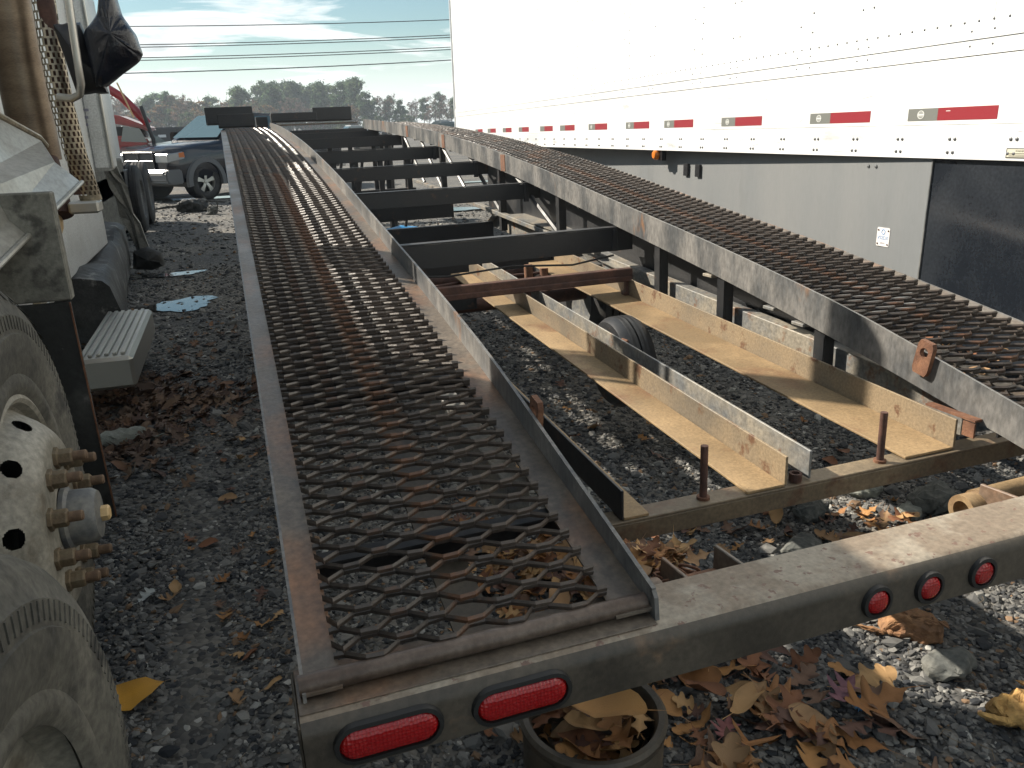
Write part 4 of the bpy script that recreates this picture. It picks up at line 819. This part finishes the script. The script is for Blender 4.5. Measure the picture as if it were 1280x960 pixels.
def make_tree(kind, seed):
    r = random.Random(seed); H_ = 12.0
    tr = MB()
    bend = [(r.uniform(-.25, .25), r.uniform(-.25, .25)) for _ in range(6)]
    tr.tube([(bend[k][0]*k*.25, bend[k][1]*k*.25, H_*.92*k/5) for k in range(6)], [.24, .2, .17, .13, .09, .03], 7)
    clumps = []
    if kind == 'pine':
        for _ in range(46):
            z = r.uniform(.36, 1.0)*H_; q = (1.05-z/H_)*4.0+1.1; a = r.uniform(0, 6.28); d = q*r.random()**.6*.9
            x, y = d*math.cos(a), d*math.sin(a); clumps.append((x, y, z, r.uniform(.7, 1.35))); tr.tube([(0, 0, z-.6), (x*.9, y*.9, z)], [.06, .02], 5)
        cols = [(.06, .105, .05), (.075, .12, .06), (.095, .13, .065), (.05, .085, .05)]; n_per, sz = 120, .27
    elif kind == 'bare':
        for _ in range(46):
            z0 = r.uniform(.25, .8)*H_; a = r.uniform(0, 6.28); q = r.uniform(1.2, 3.2); z = z0+q*.9
            x, y = q*math.cos(a), q*math.sin(a); tr.tube([(0, 0, z0), (x*.5, y*.5, z0+q*.3), (x, y, z)], [.06, .035, .012], 4); clumps.append((x, y, z, .75))
            for _ in range(3): tr.tube([(x*.6, y*.6, z0+q*.4), (x+r.uniform(-.9, .9), y+r.uniform(-.9, .9), z+r.uniform(-.2, .9))], [.02, .008], 3)
        cols = [(.16, .115, .09), (.19, .13, .10), (.14, .11, .09)]; n_per, sz = 45, .15
    else:
        for _ in range(44):
            z = r.uniform(.15, .98)*H_*.8; q = 3.3*math.sin(min(1, .15+z/H_)*math.pi*.95)+.6; a = r.uniform(0, 6.28); d = q*r.random()**.5
            x, y = d*math.cos(a), d*math.sin(a); clumps.append((x, y, z, r.uniform(.7, 1.2))); tr.tube([(0, 0, max(.5, z-1.2)), (x*.9, y*.9, z)], [.07, .02], 5)
        cols = [(.13, .10, .065), (.16, .11, .065), (.10, .10, .06), (.19, .115, .06), (.09, .10, .065)] if kind == 'autumn' else [(.06, .09, .045), (.085, .115, .05), (.07, .10, .055)]; n_per, sz = 95, .25
    return tr.mesh('trunk', M['bark']), leaf_cloud(clumps, n_per, sz, cols, 'crown', M['foliage'])
TK = {(k, s): make_tree(k, s) for k in ('pine', 'bare', 'autumn', 'bushy') for s in (1, 2)}
words = {'pine': 'dark green pine', 'bare': 'bare brown tree', 'autumn': 'rusty brown autumn tree', 'bushy': 'mid green bushy tree'}
def tree(kind, px_x, Y, top, n):
    # px_x is the bearing tan(x/y) seen from the yard, top the height
    me = TK[(kind, 1+n % 2)]; t = thing('%s_tree' % kind, '', 'tree', (px_x*Y, Y, -.1), random.uniform(0, 6.28), 'trees along the far edge of the yard')
    s = top/12.0; t.scale = (s*random.uniform(.9, 1.15), s*random.uniform(.9, 1.15), s); link('trunk', me[0], t); link('crown', me[1], t); return t
spec = []
# bearing, distance, height, kind: from the left behind the truck to the right behind the white trailer
def band(b0, b1, n, Y, tops, kinds):
    for k in range(n):
        b = b0+(b1-b0)*(k+.5)/n+random.uniform(-.004, .004); f = (k+.5)/n*(len(tops)-1); i = min(int(f), len(tops)-2); t = tops[i]+(tops[i+1]-tops[i])*(f-i)
        yy = Y+random.uniform(-14, 22); spec.append((b, yy, (t*random.uniform(.86, 1.06)-1.55)*yy/Y+1.55, random.choice(kinds)))
band(-.14, -.035, 11, 205, [7.5, 9.5, 9.8, 10.8], ['pine', 'bare', 'autumn', 'bare', 'pine'])
band(-.045, .06, 13, 215, [10.8, 10.4, 11.0, 12.2], ['pine', 'autumn', 'autumn', 'bushy', 'pine'])
band(.05, .148, 14, 210, [11.6, 12.2, 11.8, 11.8], ['pine', 'pine', 'bushy', 'pine'])
band(.148, .30, 17, 200, [8.0, 8.6, 6.6, 8.4, 8.6, 8.8], ['pine', 'bare', 'bushy', 'bare', 'pine'])
band(-.135, .145, 26, 188, [6.5, 7.2, 7.5, 7.2], ['autumn', 'autumn', 'bushy', 'autumn', 'bare']); band(.15, .27, 8, 185, [4.6, 4.2, 4.8], ['bare', 'bare', 'bushy'])
band(-.15, .15, 17, 246, [9.5, 11.0, 12.0, 13.0, 12.5], ['pine', 'bushy']); spec.sort(); placed = []
for n, (b, y, h, k) in enumerate(spec): placed.append((b, k, tree(k, b, y, h, n)))
cnt = {}; tot = {k: sum(1 for s in placed if s[1] == k) for k in words}
ords = ['first', 'second', 'third', 'fourth', 'fifth', 'sixth', 'seventh', 'eighth', 'ninth', 'tenth', 'eleventh', 'twelfth', 'thirteenth', 'fourteenth', 'fifteenth', 'sixteenth', 'seventeenth', 'eighteenth', 'nineteenth', 'twentieth', 'twenty-first', 'twenty-second', 'twenty-third', 'twenty-fourth', 'twenty-fifth', 'twenty-sixth', 'twenty-seventh', 'twenty-eighth']
for b, k, t in placed:
    i = cnt[k] = cnt.get(k, 0)+1
    if i <= (tot[k]+1)//2: t['label'] = '%s in the far tree line, %s of its kind from the left' % (words[k], ords[i-1])
    else: t['label'] = '%s in the far tree line, %s of its kind from the right' % (words[k], ords[tot[k]-i])
    t['label'] = t['label'].replace('rusty brown autumn', 'rusty autumn')

# ================================================================== things lying on the yard
def rock(name, label, cat, x, y, sx, sy, sz, m, seed, rz=0, sink=.25, group=None):
    r = random.Random(seed); bm = bmesh.new()
    for _ in range(26):
        d = Vector((r.gauss(0, 1), r.gauss(0, 1), r.gauss(0, 1))).normalized(); d = Vector([math.copysign(abs(c)**.6, c) for c in d]); bm.verts.new((d.x*sx*r.uniform(.85, 1.05), d.y*sy*r.uniform(.85, 1.05), d.z*sz*r.uniform(.9, 1.05)))
    h = bmesh.ops.convex_hull(bm, input=bm.verts[:]); bmesh.ops.delete(bm, geom=[v for v in bm.verts if not v.link_faces], context='VERTS')
    bmesh.ops.bevel(bm, geom=bm.edges[:], offset=min(sx, sy, sz)*.14, segments=1, affect='EDGES')
    me = bpy.data.meshes.new(name); bm.to_mesh(me); bm.free(); me.materials.append(M[m]); o = link(name, me); sb = o.modifiers.new('grid', 'SUBSURF'); sb.subdivision_type = 'SIMPLE'; sb.levels = sb.render_levels = 3
    tx = bpy.data.textures.new('chips', 'VORONOI'); tx.noise_scale = min(sx, sy)*.55; dp = o.modifiers.new('chips', 'DISPLACE'); dp.texture = tx; dp.strength = min(sx, sy, sz)*.5; dp.mid_level = .4; dp.texture_coords = 'LOCAL'
    o.location = (x, y, float(gz(x, y))+sz*(1-sink)); o.rotation_euler = (0, 0, rz); return tag(o, label, cat, group)
rock('pale_stone', 'flat pale stone beside the mud flap among brown leaves', 'stone', -.72, 4.30, .14, .085, .045, 'rock_pale', 1, .2)
rock('concrete_chunk', 'grey square concrete chunk in front of the bumper', 'stone', 1.755, 1.40, .085, .065, .035, 'rock', 2, .35)
rock('brown_rock', 'rusty brown wedge of rock just past the concrete chunk', 'stone', 1.80, 1.58, .105, .05, .045, 'rock_brown', 3, -.7)
rock('tan_rock', 'orange tan rock at the lower right edge', 'stone', 1.755, 1.165, .10, .055, .05, 'rock_tan', 4, -.2)
rock('mossy_stone', 'flat mossy stone under the bumper between the sunlit patches', 'stone', 2.51, 2.20, .11, .08, .06, 'rock', 5, .3)
rock('white_stone', 'thin white broken slab behind the bumper', 'stone', 2.36, 2.42, .10, .05, .022, 'rock_pale', 6, -.3)
rock('white_stone', 'small white slab leaning near the mossy stone', 'stone', 2.40, 2.20, .085, .045, .025, 'rock_pale', 7, .5)
rock('dark_stone', 'dark blocky stone left of the sunlit gravel behind the bumper', 'stone', 2.01, 2.33, .075, .05, .045, 'rock', 8, .1)
rock('slab_stone', 'pale green slab touching the back of the bumper', 'stone', 1.80, 2.10, .10, .06, .03, 'rock', 9, .4)
rock('soil_clod', 'dark clod lying on the sunlit gravel before the pickup', 'clod', -.85, 17.3, .35, .18, .13, 'flap', 10, .1); rock('soil_clod', 'small clod right of the larger dark clod', 'clod', -.45, 16.4, .10, .08, .09, 'rock', 11, .1)
# round drum with leaves in it
dx, dy = .665, 1.445; dzg = float(gz(dx, dy))
drum = thing('brake_drum', 'round black drum full of brown leaves under the bumper', 'drum', (dx, dy, dzg))
MB().lathe([(.165, .0), (.172, .03), (.172, .10), (.165, .125), (.178, .14), (.180, .158), (.172, .166), (.158, .164), (.150, .150), (.150, .03), (.001, .025)], 56, 'z').obj('shell', M['bumper'], drum, smooth=True)
# blue tarp scrap and twist of blue thread
tp = pillow([(-.35, -.02), (-.28, .12), (-.05, .17), (.2, .13), (.38, .03), (.3, -.05)], -.18, .18, 'blue_tarp', M['blue_plastic'], None); tp.location = (2.05, 10.4, .12); tag(tp, 'crumpled blue plastic lying inside the trailer frame', 'tarp')
mb = MB()
for k in range(26):
    a = random.uniform(-.5, .5)+.4; L = random.uniform(.04, .075); x0, y0 = random.uniform(-.02, .02), random.uniform(-.012, .012)
    mb.tube([(x0-L/2*math.cos(a), y0-L/2*math.sin(a), .004), (x0, y0, random.uniform(.010, .028)), (x0+L/2*math.cos(a), y0+L/2*math.sin(a), .004)], .0011, 4)
bt = mb.obj('blue_thread', M['blue_thread']); bt.location = (1.43, 1.37, float(gz(1.43, 1.37))+.012); tag(bt, 'small frayed tuft of blue thread on the gravel', 'thread')

# ------------------------------------------------------------------ leaves
def outline(kind, r):
    pts = []
    if kind == 'oak':
        for s in (1, -1):
            side = [(0.0, .02), (.10, .05), (.22, .20), (.27, .10), (.36, .07), (.46, .30), (.54, .33), (.55, .13), (.64, .09), (.74, .28), (.82, .24), (.82, .10), (.92, .11), (1.0, .0)]
            side = [(a, b*r.uniform(.85, 1.15)) for a, b in side]; pts += [(a, s*b) for a, b in (side if s == 1 else side[::-1][1:])]
    elif kind == 'star':      # red oak: wide body, deep bays and pointed lobes
        for q in (1, -1):
            side = [(0.0, .015), (.14, .05), (.20, .17), (.27, .22), (.30, .09), (.37, .10), (.46, .30), (.50, .40), (.55, .34), (.56, .13), (.63, .12), (.74, .27), (.80, .33), (.83, .25), (.82, .10), (.90, .09), (1.0, .0)]
            side = [(a_, b_*r.uniform(.8, 1.2)) for a_, b_ in side]; pts += [(a_, q*b_) for a_, b_ in (side if q == 1 else side[::-1][1:])]
    else:
        for k in range(18):
            a = 2*math.pi*k/18; pts.append((.5+.5*math.cos(a), .26*(1.5 if kind == 'wide' else 1)*math.sin(a)*(1+.25*math.cos(a+.6))*(abs(math.sin(a/2))**.5 if kind == 'wide' else 1)*r.uniform(.92, 1.08)))
    return pts
PAL = [(.24, .115, .045), (.32, .165, .06), (.17, .075, .038), (.36, .22, .10), (.11, .06, .045), (.27, .165, .085), (.15, .09, .06)]
def leaf_geo(kind, L, colr, seed, curl=None):
    r = random.Random(seed); ol = outline(kind, r)
    if kind == 'oak':     # round the lobes
        ol = [q for i in range(len(ol)) for q in ((ol[i][0]*.72+ol[(i+1) % len(ol)][0]*.28, ol[i][1]*.72+ol[(i+1) % len(ol)][1]*.28), (ol[i][0]*.28+ol[(i+1) % len(ol)][0]*.72, ol[i][1]*.28+ol[(i+1) % len(ol)][1]*.72))]
    n = len(ol); c1 = r.uniform(-.3, 1.7) if curl is None else curl; c2 = r.uniform(-.6, 2.2) if curl is None else curl; tw = r.uniform(-.9, .9)
    def Z(x, y): return c1*.55*(x-.5)**2+c2*.9*y*y+tw*(x-.5)*y+.035*math.sin(9*x+seed)+.03*math.sin(13*y+seed*2)
    mid = [(.04+.92*k/6, 0) for k in range(7)]
    V = [((x-.5)*L, y*L, Z(x, y)*L) for x, y in ol]+[((x-.5)*L, y*L, (Z(x, y)-.012)*L) for x, y in mid]; F = []
    for i in range(n):
        j = (i+1) % n; xm = (ol[i][0]+ol[j][0])/2; k = min(6, max(0, round((xm-.04)/.92*6))); ki = min(6, max(0, round((ol[i][0]-.04)/.92*6))); kj = min(6, max(0, round((ol[j][0]-.04)/.92*6)))
        if ki == kj: F.append((i, j, n+ki))
        else: F.append((i, j)+tuple(n+q for q in (range(kj, ki-1, -1) if kj > ki else range(kj, ki+1))))
    # stalk
    o = len(V); V += [(-.5*L, -.008*L, Z(0, 0)*L), (-.5*L, .008*L, Z(0, 0)*L), (-.78*L, .06*L, Z(0, 0)*L+.05*L), (-.78*L, .05*L, Z(0, 0)*L+.04*L)]; F.append((o, o+1, o+2, o+3))
    base = np.array(colr); C_ = []
    for q, v in enumerate(V): C_.append(tuple(base*(r.uniform(.72, 1.15) if q < n else 1.2))+(1,))
    zmin = min(v[2] for v in V); V = [(a, b, c-zmin) for a, b, c in V]
    return V, F, C_
def leaf_mesh(*a, **k):
    V, F, C_ = leaf_geo(*a, **k); me = bpy.data.meshes.new('leaf'); me.from_pydata(V, [], F); set_cols(me, C_); me.materials.append(M['leaf']); me.polygons.foreach_set('use_smooth', [True]*len(F)); return me
LM = [leaf_mesh(k, 1.0, PAL[i % len(PAL)], i) for i, k in enumerate(['oak', 'oak', 'star', 'oval', 'oak', 'oval', 'star', 'oak', 'oak', 'oval', 'oak', 'star', 'oak', 'oak'])]
SHAPE = ['lobed oak', 'lobed oak', 'pointed red oak', 'narrow oval', 'lobed oak', 'narrow oval', 'pointed red oak', 'lobed oak', 'lobed oak', 'narrow oval', 'lobed oak', 'pointed red oak', 'lobed oak', 'lobed oak']
HUE = ['brown', 'orange tan', 'dark brown', 'pale tan', 'blackish brown', 'buff', 'dull brown']
def look(i): i = i % len(LM); return '%s %s leaf' % (HUE[i % 7], SHAPE[i])
def leaf_at(x, y, L, i, dzv=.012, tilt=.35, label=None, group=None, me=None, rz=None):
    o = link('fallen_leaf', me or LM[i % len(LM)]); o.scale = (L, L, L); o.location = (x, y, float(gz(x, y))+dzv); o.rotation_euler = (random.uniform(-tilt, tilt), random.uniform(-tilt, tilt), random.uniform(0, 6.28) if rz is None else rz)
    return tag(o, label, 'leaf', group)
G1 = 'loose leaves on the gravel under the bumper'; G2 = 'loose leaves in the shaded lane by the truck'; G3 = 'loose leaves on the ground under the frame'
for k in range(44):
    u = random.random(); x, y = random.choice([(random.gauss(1.12, .13), random.gauss(1.62, .20)), (random.gauss(1.28, .14), random.gauss(1.30, .16)), (random.gauss(1.0, .14), random.gauss(1.35, .14)), (random.uniform(.15, 1.6), random.uniform(1.0, 1.9))])
    leaf_at(x, y, random.uniform(.10, .19), k*5+1, random.uniform(.008, .035), label=look(k*5+1)+' on the gravel in front of the bumper', group=G1)
for k in range(34): leaf_at(random.uniform(-.42, -.02), random.uniform(1.9, 4.4), random.uniform(.05, .09), k*3, label=look(k*3)+' alone on dark gravel between truck and ramp', group=G2)
for k in range(30): leaf_at(random.uniform(1.0, 3.0), random.uniform(2.0, 4.6), random.uniform(.06, .11), k*3+2, label=look(k*3+2)+' on the gravel seen through the trailer frame', group=G3)
o = leaf_at(-.44, 2.06, .17, 0, .02, .1, label='yellow ochre leaf poking out beside the front tyre', me=leaf_mesh('wide', 1.0, (.50, .25, .03), 77, curl=.35), rz=.25)
leaf_at(-.455, 2.62, .085, 0, .012, .2, label='pale grey leaf alone on the dark gravel by the wheel', me=leaf_mesh('oak', 1.0, (.34, .36, .35), 78), rz=1.0)
leaf_at(1.40, 1.42, .13, 0, .02, .2, label='dull purple curled leaf among the brown ones', me=leaf_mesh('star', 1.0, (.20, .10, .12), 79, curl=1.5), rz=.4)
leaf_at(1.02, 1.40, .10, 0, .02, .2, label='purple red leaf against the side of the drum', me=leaf_mesh('star', 1.0, (.22, .09, .09), 80, curl=1.4), rz=.8)
for k in range(26):
    a = random.uniform(0, 6.28); q = .11*random.random()**.6; o = leaf_at(dx+q*math.cos(a), dy+q*math.sin(a), random.uniform(.09, .15), k*3+1, .09+.0022*k, .45, label=look(k*3+1)+' lying inside the black drum', group='leaves in the drum')
o = leaf_at(dx+.01, dy-.05, .20, 0, .200, .10, label='largest tan leaf lying on top in the drum', me=leaf_mesh('oval', 1.0, (.42, .23, .085), 81, curl=.35), rz=2.6)
DULL = [(.11, .068, .046), (.15, .095, .062), (.085, .052, .040), (.19, .13, .09), (.11, .075, .056), (.16, .088, .052)]
def leaf_pile(name, label, spots, PAL=PAL):
    V = []; F = []; C_ = []
    for (x0, y0, sx, sy, n, h, z0, Ls) in spots:
        for k in range(n):
            L = random.uniform(*Ls); v, f, c = leaf_geo(random.choice(['oak', 'oak', 'star', 'oval']), L, random.choice(PAL), random.randrange(9999))
            x, y = random.gauss(x0, sx), random.gauss(y0, sy); q = math.exp(-((x-x0)/sx)**2/2-((y-y0)/sy)**2/2); z = float(gz(x, y))+z0+h*q*random.random()+.008
            R3 = Euler((random.uniform(-.6, .6), random.uniform(-.6, .6), random.uniform(0, 6.28))).to_matrix(); o = len(V)
            V += [tuple(R3 @ Vector(p)+Vector((x, y, z))) for p in v]; F += [tuple(i+o for i in t) for t in f]; C_ += c
    me = bpy.data.meshes.new(name); me.from_pydata(V, [], F); set_cols(me, C_); me.materials.append(M['leaf']); me.polygons.foreach_set('use_smooth', [True]*len(F)); tag(link(name, me), label, 'leaves', kind='stuff')
leaf_pile('leaf_drift', 'drift of brown leaves across the lane beside the step', [(-.75, 4.9, .28, .30, 260, .06, 0, (.06, .11)), (-.3, 4.85, .25, .16, 150, .04, 0, (.06, .11)), (-.72, 4.4, .18, .22, 110, .04, 0, (.06, .11)), (-.5, 6.2, .3, .25, 40, .01, 0, (.06, .1)), (-.62, 4.15, .16, .22, 110, .03, 0, (.06, .11)), (-.9, 5.3, .25, .25, 120, .05, 0, (.06, .11))], DULL)
leaf_pile('leaf_heap', 'heap of brown leaves on the ground behind the winch', [(.95, 2.25, .16, .16, 120, .10, 0, (.07, .12)), (.85, 1.80, .14, .14, 70, .05, 0, (.07, .12)), (1.5, 2.35, .25, .10, 30, .02, 0, (.06, .11)), (2.2, 2.1, .16, .08, 34, .05, 0, (.07, .12)), (.75, 2.35, .14, .3, 60, .02, 0, (.07, .12)), (.66, 1.70, .12, .28, 60, .02, 0, (.08, .14))])
def in_world(v): return Rm @ (Vector(v)-Cc)+Cc
leaf_pile('winch_leaves', 'brown leaves caught round the winch roller behind the bumper', [(.83, 1.52, .07, .05, 60, .05, .46, (.06, .10)), (2.42, 2.0, .10, .22, 26, .01, .68, (.05, .09))])
leaf_pile('bumper_leaves', 'leaves gathered on the gravel in front of the bumper', [(1.12, 1.60, .12, .18, 12, .03, 0, (.09, .17)), (1.25, 1.32, .14, .14, 10, .03, 0, (.09, .17)), (.95, 1.42, .05, .12, 10, .03, 0, (.08, .14)), (.30, 1.05, .3, .08, 20, .02, 0, (.08, .14))])

mb = MB()
for k in range(150):
    x, y = random.choice([(random.uniform(-.5, .05), random.uniform(1.6, 5)), (random.uniform(.2, 2.2), random.uniform(1.0, 2.6))]); a = random.uniform(0, 6.28); L = random.uniform(.02, .07); z = float(gz(x, y))+random.uniform(.012, .022)
    mb.tube([(x, y, z), (x+L*.5*math.cos(a), y+L*.5*math.sin(a), z+.006), (x+L*math.cos(a+.4), y+L*math.sin(a+.4), z)], .0009, 4)
tag(mb.obj('dry_twigs', M['tan_dark']), 'dry grass stalks and twigs strewn over the gravel', 'twigs', kind='stuff')
mb = MB(); R5 = random.Random(5)
for k in range(46):
    y = R5.uniform(-.4, 8.5); z = R5.choice([R5.uniform(.02, .14), R5.uniform(.16, .42), R5.uniform(.44, .55)]); L = R5.uniform(.015, .10); x = -.0146 if z < .15 else -.0066 if z < .43 else -.0106; h = R5.uniform(-.02, .02)
    mb.add([(x, y, z), (x, y+L, z+h), (x, y+L, z+h+.0022), (x, y, z+.0022)], [(0, 1, 2, 3)])
stuff(mb.obj('scuff_marks', M['print_grey'], box))
# ================================================================== hazy air over the yard
hb = MB().box(-260, 320, -12, 330, -2, 19).obj('haze', M['cable']); hb.data.materials.clear()
hm = bpy.data.materials.new('haze_air'); hm.use_nodes = True; n_ = hm.node_tree.nodes; n_.clear()
ho = n_.new('ShaderNodeOutputMaterial'); hv = n_.new('ShaderNodeVolumePrincipled'); hv.inputs['Density'].default_value = .0009; hv.inputs['Color'].default_value = (.80, .90, 1.0, 1)
hm.node_tree.links.new(hv.outputs[0], ho.inputs['Volume']); hb.data.materials.append(hm); tag(hb, 'thin pale haze over the yard and the far trees', 'haze', kind='stuff')
